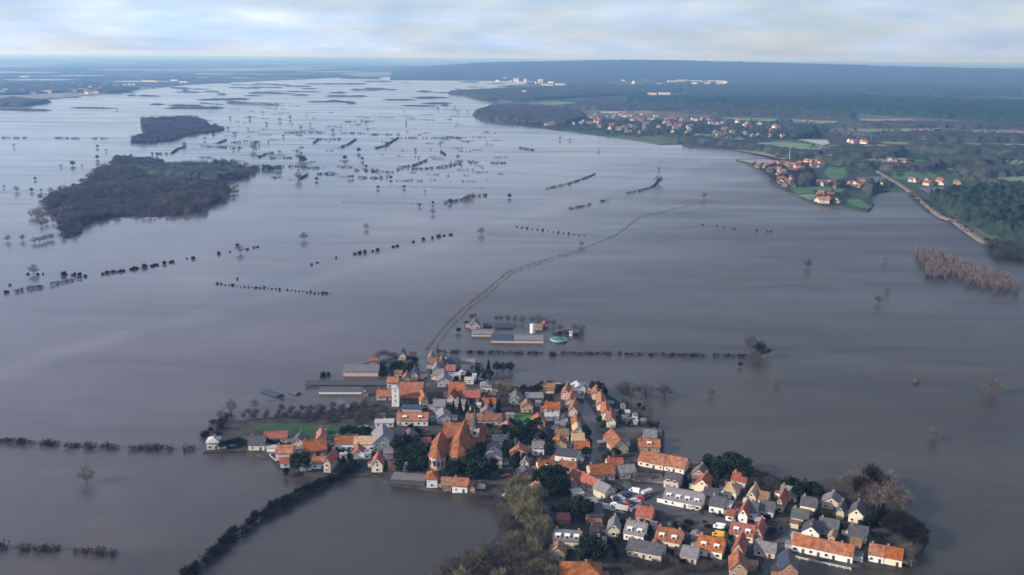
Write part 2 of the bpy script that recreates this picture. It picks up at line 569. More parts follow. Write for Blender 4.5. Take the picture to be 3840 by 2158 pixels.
FARV = 1.5
plain = [(-900, 420), (0, 398), (90, 379), (200, 371), (380, 352), (530, 336), (700, 318), (880, 308), (1080, 300), (1250, 292), (1450, 288), (1600, 278), (1660, 262),
         (1900, 252), (2300, 246), (2900, 252), (4000, 262), (5000, 270)]
pts = [at(x, y, FARV) for x, y in plain] + [Vector((37500, 44800, FARV)), Vector((-37500, 44800, FARV))]
me = np_mesh('far_plain', [tuple(p) for p in pts], tri_poly(pts), M_PLAIN)
if me.polygons[0].normal.z < 0:
    me.flip_normals()
tag(link('far_plain', me), 'hazy far plain with towns and fields under the horizon', kind='structure')

# right bank land
shore = [Z3((780, 497)), Z3((900, 512)), Z3((985, 545)), Z3((1060, 562)), Z3((1160, 572)), Z3((1080, 610)), Z3((1000, 650)), Z3((1050, 700)), Z3((1250, 728)), Z3((1600, 775)), Z3((1900, 812)),
         Z3((2200, 852)), Z3((2400, 885)), Z4((0, 882)), Z4((350, 925)), Z4((700, 982)), Z4((760, 992)), Z4((400, 1000)), Z4((520, 1050)), Z4((640, 1120)), Z4((720, 1200)), Z4((800, 1245)), Z4((900, 1290)), Z4((1000, 1335)),
         Z4((1150, 1355)), Z4((1400, 1392)), Z4((1440, 1340)), Z4((1410, 1290)), Z4((1440, 1255)), Z4((1560, 1235)), Z4((1690, 1240)), Z4((1760, 1310)), Z4((1840, 1390)),
         (3490, 790), (3570, 830), (3670, 905), (3745, 925), (3850, 960), (4300, 1060), (6000, 1100), (6500, 330), (4400, 285), (3200, 283), (2500, 290), (2100, 296), (1830, 330)]
sheet('right_bank_land', shore, 1.6, M_FIELDS, 'patchwork land of fields and villages on the right bank', skirt=3.0)
sheet('flooded_pasture', [Z4((1300, 1140)), Z4((1500, 1130)), Z4((1600, 1160)), Z4((1500, 1180)), Z4((1350, 1165))], 1.9, M_WATER, 'sheet of water lying between the fields on the right bank')
sheet('flooded_pasture', [Z4((1780, 1215)), Z4((2400, 1205)), Z4((2300, 1245)), Z4((1850, 1260))], 1.9, M_WATER, 'long blue puddle beside the pine forest on the right bank')

FG = mat('field_bright_green', (0.042, 0.095, 0.042), 0.95, 0.35, 0.02)
FP = mat('field_pale_green', (0.11, 0.145, 0.085), 0.95, 0.3, 0.02)
FB = mat('field_beige', (0.17, 0.14, 0.115), 0.95, 0.3, 0.02)
FW = mat('field_pale_grey', (0.24, 0.25, 0.25), 0.95, 0.25, 0.01)
k = 0
for pix, m, lab in [
    ([(1540, 1095), (1800, 1085), (1970, 1130), (1960, 1158), (1600, 1150)], FG, 'bright green field right of the embankment road'),
    ([(2190, 1150), (2574, 1125), (2700, 1180), (2574, 1205), (2330, 1195)], FP, 'large pale green field at the right edge'),
    ([(800, 1215), (1080, 1208), (1250, 1222), (1180, 1252), (860, 1260)], FG, 'green meadow along the right shore'),
    ([(860, 1270), (1000, 1262), (1000, 1300), (960, 1310)], FP, 'small pale green shore meadow'),
    ([(1240, 1300), (1330, 1300), (1430, 1365), (1380, 1375), (1240, 1340)], FG, 'green spit of grass beside the flooded pond'),
    ([(480, 880), (760, 868), (1060, 900), (1040, 930), (760, 925)], FP, 'pale green field behind the shoreline trees'),
    ([(860, 850), (1090, 855), (1110, 880), (1060, 895)], FW, 'pale grey field beyond the shoreline trees'),
    ([(1100, 1060), (1230, 1065), (1240, 1140), (1130, 1150), (1060, 1110)], FG, 'grey green field behind the shore village'),
    ([(1080, 905), (1500, 890), (1620, 905), (1500, 918)], FB, 'beige strip of field behind a wood'),
    ([(1220, 992), (1660, 990), (1640, 1030), (1480, 1025)], FB, 'brown beige field in front of a belt of trees'),
    ([(1330, 695), (1750, 700), (1730, 722), (1350, 712)], FB, 'narrow pink beige field below the pine forest'),
    ([(1650, 770), (2100, 750), (1990, 800), (1650, 815)], FB, 'beige field beyond the woods at right'),
    ([(1545, 530), (1670, 528), (1690, 545), (1550, 548)], FP, 'pale clearing in the far forest'),
    ([(1890, 990), (2390, 985), (2380, 1003), (1900, 1005)], FB, 'long beige field edge with a small house'),
    ([(1980, 1070), (2300, 1058), (2060, 1095)], FP, 'pale green wedge of field between tree belts'),
    ([(0, 805), (380, 815), (480, 850), (340, 862), (100, 825)], FP, 'pale field strip behind the bank'),
    ([(430, 935), (600, 945), (760, 985), (640, 975)], FB, 'narrow beige shore field'),
    ([(1500, 870), (2000, 876), (2600, 890), (2600, 914), (1900, 900), (1520, 884)], FP, 'long pale green strip between the two grey green woods'),
    ([(1250, 774), (1600, 774), (1560, 798), (1280, 792)], FP, 'pale green field left of the beige fields'),
    ([(2100, 782), (2600, 790), (2600, 816), (2200, 808)], FB, 'beige field at the far right edge'),
    ([(300, 684), (720, 696), (690, 716), (310, 700)], FP, 'pale strip of field above the far village'),
    ([(820, 700), (1180, 714), (1120, 738), (830, 722)], FB, 'beige field right of the far village'),
    ([(2150, 830), (2420, 828), (2400, 842), (2180, 842)], FP, 'small green clearing at the far right'),
    ([(1700, 1010), (1850, 1005), (1840, 1050), (1720, 1050)], FG, 'dark green field left of the tree belt'),
    ([(2430, 1010), (2640, 1005), (2640, 1060), (2450, 1055)], FP, 'pale green field at the end of the tree belt'),
]:
    k += 1
    sheet('field', [Z4(p) for p in pix], 1.9 + 0.02 * k, m, lab)
for pix, m, lab in [
    ([(1380, 580), (1600, 565), (1800, 578), (1600, 592), (1390, 595)], FP, 'pale green field behind the headland'),
    ([(1180, 545), (1300, 548), (1290, 565), (1190, 566)], FW, 'pale field near the headland shore'),
    ([(1900, 620), (2000, 618), (1990, 635), (1890, 636)], FP, 'pale small field beyond the far village'),
    ([(2210, 638), (2360, 640), (2340, 658), (2200, 654)], FP, 'pale long field beyond the far village'),
    ([(1950, 640), (2150, 642), (2140, 656), (1960, 654)], FW, 'pale grey field beyond the far village'),
    ([(1400, 600), (1640, 598), (1620, 608), (1420, 610)], FP, 'thin pale strip above the headland wood'),
    ([(2400, 530), (2574, 528), (2574, 545), (2420, 548)], FP, 'pale strip among the far woods'),
    ([(850, 462), (1240, 455), (1240, 470), (900, 476)], FW, 'pale sandy strip on the far point'),
]:
    k += 1
    sheet('field', [Z3(p) for p in pix], 1.9 + 0.02 * k, m, lab)

# embankment road, right bank
def strip(name, pix, width, z, m, label, kind='structure'):
    P = [at(x, y, z) for x, y in pix]
    V, F = [], []
    for i, p in enumerate(P):
        d = (P[min(i + 1, len(P) - 1)] - P[max(i - 1, 0)]).normalized()
        s = Vector((-d.y, d.x, 0)) * width / 2
        V += [tuple(p - s), tuple(p + s), (p.x + s.x * 1.8, p.y + s.y * 1.8, z - 2.6), (p.x - s.x * 1.8, p.y - s.y * 1.8, z - 2.6)]
        if i:
            a, b = 4 * (i - 1), 4 * i
            for u, w in ((0, 1), (1, 2), (3, 0)):
                F.append((a + u, b + u, b + w, a + w))
    mb = MB()
    mb.add(V, F)
    o = link(name, mb.mesh(name, m))
    for p in o.data.polygons:
        pass
    return tag(o, label, kind=kind)


emb = [(3290, 640), Z4((1520, 1120)), Z4((1620, 1175)), Z4((1720, 1240)), Z4((1850, 1350)), Z4((1960, 1430)), Z6((2050, 90)), Z6((2150, 165)), Z6((2250, 235)), Z6((2400, 275)), Z6((2574, 322)), (4100, 1000)]
strip('embankment_road', emb, 4.6, 3.4, mat('embankment_concrete', (0.12, 0.097, 0.086), 0.9, 0.25, 0.05), 'pale road on an embankment along the right bank')

# wooded ridge behind the right bank
def ridge():
    nx, ny = 240, 46
    az = np.linspace(math.radians(-7), math.radians(40), nx)
    rd = np.linspace(7300, 13500, ny)
    A, R = np.meshgrid(az, rd)
    X, Y = R * np.sin(A), R * np.cos(A)
    dg = np.degrees(A)
    top = np.interp(dg, [-7, -4, -2, 0, 3, 6, 9, 12, 15, 18, 21, 24, 27, 31, 40], [0, 55, 85, 105, 122, 136, 137, 128, 120, 108, 92, 84, 92, 88, 80])
    t = (R - 7300) / (13500 - 7300)
    prof = np.interp(t, [0, 0.25, 0.5, 0.72, 1.0], [0.0, 0.22, 0.75, 1.0, 0.5])
    Z = top * prof + 4 * np.sin(X / 310) * np.cos(Y / 420) * prof + rng.normal(0, 3.0, X.shape) * prof + 1.0
    V = np.stack([X, Y, Z], -1).reshape(-1, 3)
    idx = np.arange(nx * ny).reshape(ny, nx)
    a, b, c, d = idx[:-1, :-1].ravel(), idx[:-1, 1:].ravel(), idx[1:, 1:].ravel(), idx[1:, :-1].ravel()
    F = np.concatenate([np.stack([a, b, c], 1), np.stack([a, c, d], 1)])
    return np_mesh('wooded_hills', V, F, M_WOODSD)


tag(link('wooded_hills', ridge()), 'long low wooded ridge closing the view on the right', kind='structure')


# ------------------------------------------------------------------ forests and woods read as masses
def inside(px, py, poly):
    r = np.zeros(px.shape, dtype=bool)
    n = len(poly)
    for i in range(n):
        x0, y0 = poly[i]
        x1, y1 = poly[(i + 1) % n]
        c = ((y0 > py) != (y1 > py)) & (px < (x1 - x0) * (py - y0) / ((y1 - y0) or 1e-9) + x0)
        r ^= c
    return r


def canopy(name, pix, h, cell, m, label, base=1.6, rag=0.3, group=None):
    poly = [tuple(at(x, y, base))[:2] for x, y in pix]
    xs = [p[0] for p in poly]
    ys = [p[1] for p in poly]
    gx = np.arange(min(xs) - cell, max(xs) + 2 * cell, cell)
    gy = np.arange(min(ys) - cell * 1.4, max(ys) + 3 * cell, cell * 1.4)
    X, Y = np.meshgrid(gx, gy)
    X = X + rng.uniform(-0.38, 0.38, X.shape) * cell
    Y = Y + rng.uniform(-0.38, 0.38, X.shape) * cell * 1.4
    ins = inside(X, Y, poly)
    lump = 0.5 + 0.5 * np.sin(X / 37.0 + 1.3 * np.sin(Y / 61.0)) * np.cos(Y / 53.0)
    Z = np.where(ins, base + h * (1 - rag + rag * 1.4 * rng.random(X.shape) + 0.25 * lump), base - 1.0)
    ny, nx = X.shape
    idx = np.arange(nx * ny).reshape(ny, nx)
    a, b, c, d = idx[:-1, :-1].ravel(), idx[:-1, 1:].ravel(), idx[1:, 1:].ravel(), idx[1:, :-1].ravel()
    F = np.concatenate([np.stack([a, b, c], 1), np.stack([a, c, d], 1)])
    keep = ins.ravel()[F].any(1)
    F = F[keep]
    used = np.unique(F)
    remap = np.zeros(nx * ny, dtype=np.int32)
    remap[used] = np.arange(len(used))
    V = np.stack([X, Y, Z], -1).reshape(-1, 3)[used]
    o = link(name, np_mesh(name, V, remap[F], m))
    return tag(o, label, 'woodland', group, 'stuff')


canopy('pine_forest', [Z4(p) for p in [(-420, 548), (0, 552), (800, 552), (1300, 542), (2574, 590), (3200, 600), (3200, 760), (2574, 735), (1900, 690), (800, 632), (0, 600), (-420, 575)]], 17, 15, M_FOREST, 'dark navy band of pine forest across the right bank')
canopy('pine_forest', [(3480, 752), (3560, 737), (3700, 725), (3900, 715), (4300, 760), (4300, 1010), (3980, 955), (3840, 918), (3700, 872), (3610, 822), (3530, 775)], 14, 4.5, M_FOREST, 'dense pine forest right of the embankment road', rag=0.65)
for pz, z, m, h, cell, lab in [
    ([(1050, 952), (1300, 938), (1650, 938), (1700, 972), (1600, 995), (1050, 998)], Z4, M_WOODSD, 11, 8, 'dark belt of trees behind the shore village'),
    ([(1860, 1012), (2350, 1008), (2420, 1055), (1900, 1064)], Z4, M_WOODSD, 11, 8, 'belt of trees beneath the long beige field'),
    ([(2040, 1092), (2574, 1080), (2800, 1100), (2574, 1130), (2200, 1140), (2080, 1118)], Z4, M_WOODS, 11, 8, 'brown belt of trees above the large pale field'),
    ([(1400, 835), (1900, 815), (2574, 845), (3000, 860), (3000, 890), (2574, 880), (1950, 868), (1420, 862)], Z4, M_WOODSD, 12, 9, 'upper grey green wood behind the fields at right'),
    ([(1650, 915), (2200, 925), (3000, 955), (3000, 1000), (2574, 985), (1950, 968)], Z4, M_WOODSD, 12, 9, 'lower grey green wood behind the fields at right'),
    ([(0, 842), (400, 892), (700, 940), (1050, 972), (1050, 1000), (750, 992), (600, 942), (350, 905), (0, 876)], Z4, M_WOODSD, 10, 8, 'dark shoreline belt of trees on the right bank'),
    ([(850, 782), (1000, 778), (1005, 845), (850, 848)], Z4, M_FOREST, 12, 8, 'small dark copse beside the far village'),
    ([(1000, 655), (1150, 615), (1500, 612), (1800, 650), (1850, 700), (1700, 745), (1250, 722), (1060, 695)], Z3, M_WOODS, 11, 9, 'bare wood covering the headland'),
    ([(800, 502), (1200, 480), (1900, 455), (2574, 445), (2574, 505), (2000, 525), (1400, 562), (1100, 562), (950, 520)], Z3, M_WOODSD, 12, 18, 'hazy wood beyond the headland'),
    ([(1700, 612), (2574, 600), (2700, 618), (2574, 636), (1900, 632)], Z3, M_WOODSD, 11, 14, 'dark grey wood above the far village'),
    ([(0, 630), (800, 650), (1300, 665), (1280, 695), (900, 682), (300, 668), (0, 652)], Z4, M_WOODS, 10, 12, 'brownish wood below the pine forest'),
    ([(1200, 735), (2574, 745), (3000, 760), (2574, 775), (1400, 764)], Z4, M_WOODSD, 10, 12, 'scrubby wood beyond the beige fields'),
    ([(0, 448), (1400, 455), (3000, 480), (3000, 535), (1400, 515), (0, 530)], Z4, M_WOODSD, 13, 26, 'hazy forest below the ridge'),
    ([(1480, 1075), (1560, 1060), (1760, 1060), (1980, 1060), (1900, 1090), (1560, 1100)], Z4, M_WOODS, 9, 7, 'row of trees above the bright green field'),
    ([(2080, 1140), (2180, 1150), (2330, 1205), (2480, 1235), (2574, 1240), (2574, 1215), (2330, 1180)], Z4, M_WOODS, 9, 6, 'bare trees beside the long blue puddle'),
    ([(1000, 1005), (1230, 1010), (1450, 1060), (1420, 1090), (1260, 1055), (1080, 1040)], Z4, M_WOODSD, 10, 7, 'dark trees among the houses behind the shore village'),
    ([(880, 1150), (960, 1135), (1010, 1170), (990, 1205), (880, 1212)], Z4, M_WOODS, 9, 5, 'brown copse at the edge of the shore village'),
    ([(1370, 1190), (1430, 1180), (1460, 1250), (1400, 1270)], Z4, M_WOODSD, 10, 5, 'dark trees beside the flooded pond'),
    ([(0, 440), (220, 430), (700, 430), (1050, 468), (900, 500), (480, 500), (0, 520)], Z2, M_WOODSD, 9, 16, 'hazy trees of the far left bank'),
    ([(0, 560), (90, 540), (380, 570), (170, 600), (0, 600)], Z2, M_WOODS, 8, 10, 'pinkish trees at the far left shore'),
]:
    canopy('woodland', [z(p) for p in pz], h, cell, m, lab, base=1.6)

# sheets of flood water lying on the far plain
for i, (x, y, w, h) in enumerate([(60, 330, 260, 7), (330, 322, 220, 6), (150, 300, 300, 4), (520, 306, 260, 4), (820, 292, 300, 3), (300, 285, 240, 3), (700, 278, 380, 2.5), (100, 272, 280, 2.5), (1050, 280, 260, 2.5), (1250, 270, 300, 2), (480, 262, 300, 2), (900, 262, 360, 1.8)]):
    sheet('far_flood_water', [(x - w / 2, y), (x - w * 0.2, y - h * 0.6), (x + w * 0.3, y - h * 0.5), (x + w / 2, y + h * 0.1), (x + w * 0.15, y + h * 0.5), (x - w * 0.3, y + h * 0.45)], 2.4, M_WATER, 'strip of flood water on the far left plain')

# thin hedges of the far plain, too far off to tell apart
V, F = [], []
for i in range(420):
    r = random.uniform(3600, 24000) if i % 3 else random.uniform(3600, 9000)
    a = math.radians(random.uniform(-33, 6 if r < 8000 else 33))
    x, y = r * math.sin(a), r * math.cos(a)
    if r > 7000 and a > math.radians(-8) and r < 13500:
        continue
    ln, wd, hh = random.uniform(80, 600), random.uniform(8, 40), random.uniform(5, 11)
    if r < 7500:
        ln, wd, hh = ln * 0.35, wd * 0.3, hh * 0.6
    n = max(3, int(ln / 25))
    o = len(V)
    sl = random.uniform(-0.25, 0.25)
    for j in range(n + 1):
        q = x + (j / n - 0.5) * ln
        yy = y + (j / n - 0.5) * ln * sl
        z1 = hh * random.uniform(0.6, 1.1) if 0 < j < n else 0.5
        V += [(q, yy - wd / 2, 0), (q, yy, z1), (q, yy + wd / 2, 0)]
        if j:
            p, c = o + 3 * (j - 1), o + 3 * j
            F += [(p, c, c + 1), (p, c + 1, p + 1), (p + 1, c + 1, c + 2), (p + 1, c + 2, p + 2)]
tag(link('far_hedges', np_mesh('far_hedges', V, F, M_WOODSD)), 'thin dark hedges and copses scattered over the far plain', 'woodland', None, 'stuff')

# ------------------------------------------------------------------ trees and bushes
def tube_np(p0, p1, r0, r1, n=4):
    p0, p1 = np.array(p0, float), np.array(p1, float)
    d = p1 - p0
    d /= np.linalg.norm(d) + 1e-9
    u = np.cross(d, [0.3, 0.9, 0.2])
    u /= np.linalg.norm(u) + 1e-9
    w = np.cross(d, u)
    an = np.arange(n) * 2 * np.pi / n
    ring = np.outer(np.cos(an), u) + np.outer(np.sin(an), w)
    V = np.concatenate([p0 + ring * r0, p1 + ring * r1])
    F = []
    for i in range(n):
        j = (i + 1) % n
        F += [(i, j, n + j), (i, n + j, n + i)]
    return V, np.array(F)


def cat_np(parts):
    V, F, o = [], [], 0
    for v, f in parts:
        V.append(v)
        F.append(np.asarray(f) + o)
        o += len(v)
    return np.concatenate(V), np.concatenate(F)


def sprays(C, D, length, width, g):
    """slim triangles starting at C along D"""
    n = len(C)
    D = D / (np.linalg.norm(D, axis=1, keepdims=True) + 1e-9)
    S = np.cross(D, g.normal(0, 1, (n, 3)))
    S /= np.linalg.norm(S, axis=1, keepdims=True) + 1e-9
    Ln = length * g.uniform(0.5, 1.2, (n, 1))
    Wd = width * g.uniform(0.6, 1.3, (n, 1))
    V = np.stack([C - S * Wd / 2, C + S * Wd / 2, C + D * Ln], 1).reshape(-1, 3)
    F = np.arange(3 * n).reshape(-1, 3)
    return V, F


def make_bare(seed, h=10.0, spread=0.42, n_tw=420, trunk=0.17, upright=0.5, tw=(1.5, 0.13)):
    g = np.random.default_rng(seed)
    tr = [tube_np((0, 0, -0.8), (g.normal(0, 0.1), g.normal(0, 0.1), h * trunk), 0.028 * h, 0.02 * h, 6)]
    C, D = [], []
    top = np.array([0, 0, h * trunk])
    nl = 8
    for i in range(nl):
        a = i * 2 * np.pi / nl + g.uniform(-0.3, 0.3)
        el = g.uniform(0.35, 1.25) if upright < 0.8 else g.uniform(1.0, 1.4)
        d = np.array([math.cos(a) * math.cos(el), math.sin(a) * math.cos(el), math.sin(el)])
        ln = h * g.uniform(0.42, 0.62) * (0.75 + 0.25 * math.sin(el))
        e = top + d * ln * np.array([spread / 0.42, spread / 0.42, 1])
        tr.append(tube_np(top * g.uniform(0.75, 1.0), e, 0.012 * h, 0.004 * h, 4))
        for j in range(3):
            q = top + (e - top) * g.uniform(0.35, 0.9)
            d2 = d + g.normal(0, 0.6, 3)
            d2[2] = abs(d2[2]) * 0.7 + 0.15
            d2 /= np.linalg.norm(d2)
            e2 = q + d2 * h * g.uniform(0.14, 0.26)
            tr.append(tube_np(q, e2, 0.006 * h, 0.002 * h, 3))
            m = n_tw // (nl * 3)
            t = g.uniform(0.0, 1.0, (m, 1))
            C.append(q + (e2 - q) * t + g.normal(0, 0.045 * h, (m, 3)))
            D.append(d2 + g.normal(0, 0.7, (m, 3)) + np.array([0, 0, 0.25]))
    m = int(n_tw * 0.8)
    q = g.normal(0, 1, (m, 3))
    q /= np.linalg.norm(q, axis=1, keepdims=True)
    lump = 0.8 + 0.3 * np.sin(5 * q[:, :1] + seed) * np.cos(4 * q[:, 1:2] + 2 * q[:, 2:3])
    rr = g.uniform(0.2, 1.0, (m, 1)) ** 0.45 * lump
    zc = h * (trunk * 0.6 + 0.38)
    C.append(q * rr * np.array([spread * 0.86, spread * 0.86, 0.40]) * h + np.array([0, 0, zc]))
    D.append(q + np.array([0, 0, 0.35]) + g.normal(0, 0.4, (m, 3)))
    C = np.concatenate(C)
    C[:, 2] = np.maximum(C[:, 2], 0.08 * h)
    crown = sprays(C, np.concatenate(D), tw[0] * h / 10, tw[1] * h / 10, g)
    return cat_np(tr), crown


def make_leafy(seed, h=9.0, rx=0.36, n=620, cone=False, leaf=0.75):
    g = np.random.default_rng(seed)
    tr = tube_np((0, 0, -0.8), (0, 0, h * (0.85 if cone else 0.5)), 0.03 * h, 0.006 * h, 6)
    if cone:
        z = g.uniform(0.06, 1.0, n) ** 1.25
        r = rx * h * (1.03 - z) * np.sqrt(g.uniform(0.35, 1, n))
        a = g.uniform(0, 2 * np.pi, n)
        C = np.stack([r * np.cos(a), r * np.sin(a), z * h * 0.97], 1)
    else:
        lob = g.normal(0, 1, (9, 3))
        lob /= np.linalg.norm(lob, axis=1, keepdims=True)
        lob = lob * np.array([rx * 0.62, rx * 0.62, 0.24]) * h + np.array([0, 0, 0.56 * h])
        w = g.integers(0, 9, n)
        d = g.normal(0, 1, (n, 3))
        d /= np.linalg.norm(d, axis=1, keepdims=True)
        C = lob[w] + d * (g.uniform(0.5, 1.0, (n, 1)) ** 0.5) * h * g.uniform(0.14, 0.23, 9)[w][:, None]
        C[:, 2] = np.maximum(C[:, 2], 0.05 * h)
    D = g.normal(0, 1, (n, 3))
    S = np.cross(D, g.normal(0, 1, (n, 3)))
    D /= np.linalg.norm(D, axis=1, keepdims=True)
    S /= np.linalg.norm(S, axis=1, keepdims=True)
    s = leaf * h / 9 * g.uniform(0.6, 1.3, (n, 1))
    V = np.stack([C - S * s * 0.6 - D * s * 0.4, C + S * s * 0.6 - D * s * 0.4, C + D * s * 0.8], 1).reshape(-1, 3)
    return tr, (V, np.arange(3 * n).reshape(-1, 3))


def make_bush(seed, n=170, size=(1.0, 1.0, 1.0), leaf=0.34):
    """unit bush: about 2 m across, 1.6 m high"""
    g = np.random.default_rng(seed)
    d = g.normal(0, 1, (n, 3))
    d /= np.linalg.norm(d, axis=1, keepdims=True)
    lump = 0.75 + 0.35 * np.sin(4 * d[:, :1] + seed) * np.cos(5 * d[:, 1:2] + 1.7 * seed)
    C = d * (g.uniform(0.2, 1, (n, 1)) ** 0.6) * lump * np.array([1, 1, 0.8]) * np.array(size) + np.array([0, 0, 0.5])
    C[:, 2] = np.maximum(C[:, 2], -0.4)
    V, F = sprays(C - d * 0.2, d + np.array([0, 0, 0.4]) + g.normal(0, 0.5, (n, 3)), 0.95, leaf * 0.85, g)
    return V, F


KINDS = {}


def tree_kind(key, trs, mt, mc):
    KINDS[key] = [(np_mesh(key + '_trunk', *t, mt), np_mesh(key + '_crown', *c, mc)) for t, c in trs]


bare_src = [make_bare(s) for s in range(5)]
pop_src = [make_bare(40 + s, 10, 0.155, 300, 0.15, 0.9, (1.3, 0.12)) for s in range(3)]
tree_kind('bare', bare_src, M_BARK, M_TWIG)
tree_kind('pale', [make_bare(10 + s) for s in range(3)], M_BARK, M_TWIGP)
tree_kind('willow', [make_bare(20 + s, 10, 0.36, 900, 0.22, 0.5, (1.7, 0.17)) for s in range(4)], M_BARK, M_WILLOW)
tree_kind('poplar', pop_src, M_BARK, M_PINKT)
tree_kind('orchard', [make_bare(50 + s, 10, 0.5, 420, 0.2, 0.5, (2.0, 0.24)) for s in range(3)], M_BARK, M_TWIG)
tree_kind('ever', [make_leafy(60 + s) for s in range(5)], M_BARK, M_EVER)
tree_kind('conifer', [make_leafy(70 + s, 9, 0.2, 420, True, 0.8) for s in range(3)], M_BARK, M_EVER)
tree_kind('dark', [make_bare(80 + s, 10, 0.4, 800, 0.2, 0.5, (1.5, 0.2)) for s in range(4)], M_BARK, M_HEDGED)
BASEH = {'bare': 10, 'pale': 10, 'willow': 10, 'poplar': 10, 'orchard': 10, 'ever': 9, 'conifer': 9, 'dark': 10}
NAMES = {'bare': 'bare_tree', 'pale': 'bare_tree', 'willow': 'willow_tree', 'poplar': 'poplar_tree', 'orchard': 'orchard_tree', 'ever': 'evergreen_tree', 'conifer': 'conifer_tree', 'dark': 'dark_tree'}
BUSH = {}
for key, m in (('brown', M_HEDGE), ('dark', M_HEDGED), ('green', M_EVER), ('pale', M_TWIGP), ('verge', M_VERGE), ('yellow', M_YELLOW), ('twig', M_TWIG)):
    BUSH[key] = [np_mesh('bush_crown_' + key, *make_bush(100 + s), m) for s in range(3)]
NT = [0, 0]


def tree(kind, x, y, h, label, group=None, z=0.0, p=None):
    p = p if p is not None else at(x, y, z)
    NT[0] += 1
    tm, cm = random.choice(KINDS[kind])
    root = link(NAMES[kind], None, loc=p, rotz=random.uniform(0, 6.28))
    s = h / BASEH[kind]
    root.scale = (s * random.uniform(0.9, 1.1), s * random.uniform(0.9, 1.1), s)
    link('trunk', tm, root)
    link('crown', cm, root)
    return tag(root, label, 'tree', group)


def bush(kind, x, y, size, label, group=None, z=0.0, p=None, sc=None):
    p = p if p is not None else at(x, y, z)
    NT[1] += 1
    s = size / 2.0
    o = link('bush', random.choice(BUSH[kind]), loc=p, rotz=random.uniform(0, 6.28))
    s *= random.uniform(0.75, 1.15)
    o.scale = (s * random.uniform(0.7, 1.5), s * random.uniform(0.7, 1.2), s * random.uniform(0.55, 1.2)) if sc is None else sc
    return tag(o, label, 'bush', group)


def hedge(pix, h, w, m, label, group=None, gaps=0.0, z=0.0, name='hedge', cat='hedge', dens=1.0, leaf=0.35):
    """one hedge: twig sprays round a lumpy core, along a line on the ground"""
    P = [np.array(at(x, y, z)) for x, y in pix]
    g = np.random.default_rng(int(abs(P[0][0] * 7 + P[0][1])) % 99991)
    parts = []
    for a, b in zip(P[:-1], P[1:]):
        ln = np.linalg.norm(b - a)
        n = int(max(14, min(9000, ln * 7 * dens * (h / 2 + w / 3))))
        u = (b - a) / (ln + 1e-9)
        s = np.array([-u[1], u[0], 0])
        nc = max(2, int(ln / (w * (0.4 if not gaps else 0.8))))
        ct = g.uniform(0, 1, nc)
        ch_ = h * g.uniform(0.45, 1.1, nc)
        cw = w * g.uniform(0.5, 1.15, nc)
        co = g.normal(0, 0.16, nc) * w
        k = g.integers(0, nc, n)
        t = np.clip(ct[k] + g.normal(0, 0.42, n) * cw[k] / ln, 0, 1)[:, None]
        q = g.normal(0, 0.42, (n, 1)) * cw[k][:, None] * 0.6 + co[k][:, None]
        z_ = np.abs(g.beta(1.3, 1.6, (n, 1))) * ch_[k][:, None]
        C = a + (b - a) * t + s * q + np.array([0, 0, 1]) * z_
        D = s * np.sign(q) * 0.5 + u * g.normal(0, 0.6, (n, 1)) + np.array([0, 0, 1]) * g.uniform(0.1, 1.0, (n, 1)) + g.normal(0, 0.35, (n, 3))
        parts.append(sprays(C, D, 0.45 * min(h, w) + 0.2, leaf * (0.5 + 0.25 * h), g))
    V, F = cat_np(parts)
    o0 = P[0].copy()
    o = link(name, np_mesh(name, V - o0, F, m), loc=o0)
    return tag(o, label, cat, group)


def merged(name, srcs, places, m, label, cat='woodland'):
    parts = []
    for i, (x, y, z, s) in enumerate(places):
        v, f = srcs[i % len(srcs)]
        a = random.uniform(0, 6.28)
        c, sn = math.cos(a), math.sin(a)
        R = np.array([[c, sn, 0], [-sn, c, 0], [0, 0, 1]])
        parts.append(((v * s) @ R + np.array([x, y, z]), f))
    V, F = cat_np(parts)
    return tag(link(name, np_mesh(name, V, F, m)), label, cat, None, 'stuff')


def fill(pix, step, jit=0.35, base=0.0):
    poly = [tuple(at(x, y, base))[:2] for x, y in pix]
    xs, ys = [p[0] for p in poly], [p[1] for p in poly]
    X, Y = np.meshgrid(np.arange(min(xs), max(xs), step), np.arange(min(ys), max(ys), step))
    X = X + rng.uniform(-jit, jit, X.shape) * step
    Y = Y + rng.uniform(-jit, jit, X.shape) * step
    k = inside(X, Y, poly)
    return list(zip(X[k], Y[k]))


# the two flooded woods on the left
def wood(name, pix, step, hs, label, srcs, m, m2):
    canopy(name.replace('wood', 'undergrowth'), pix, 3.2, 4.5, m2, 'dark undergrowth standing in ' + label, base=-0.3, rag=0.6)
    pl = [(x, y, 0, random.uniform(*hs) / 10 * (0.8 + 0.3 * math.sin(x / 33 + 2 * math.sin(y / 47)))) for x, y in fill(pix, step, 0.55) if random.random() < 0.9]
    G = [at(x, y) for x, y in pix]
    cc = sum(G, Vector()) / len(G)
    for p, q in zip(G, G[1:] + G[:1]):
        for _ in range(int((q - p).length / 9)):
            r_ = p.lerp(q, random.random())
            o_ = (r_ - cc).normalized() * random.uniform(-4, 14)
            pl.append((r_.x + o_.x, r_.y + o_.y, 0, random.uniform(0.3, 0.9)))
    return merged(name, srcs, pl, m, label)


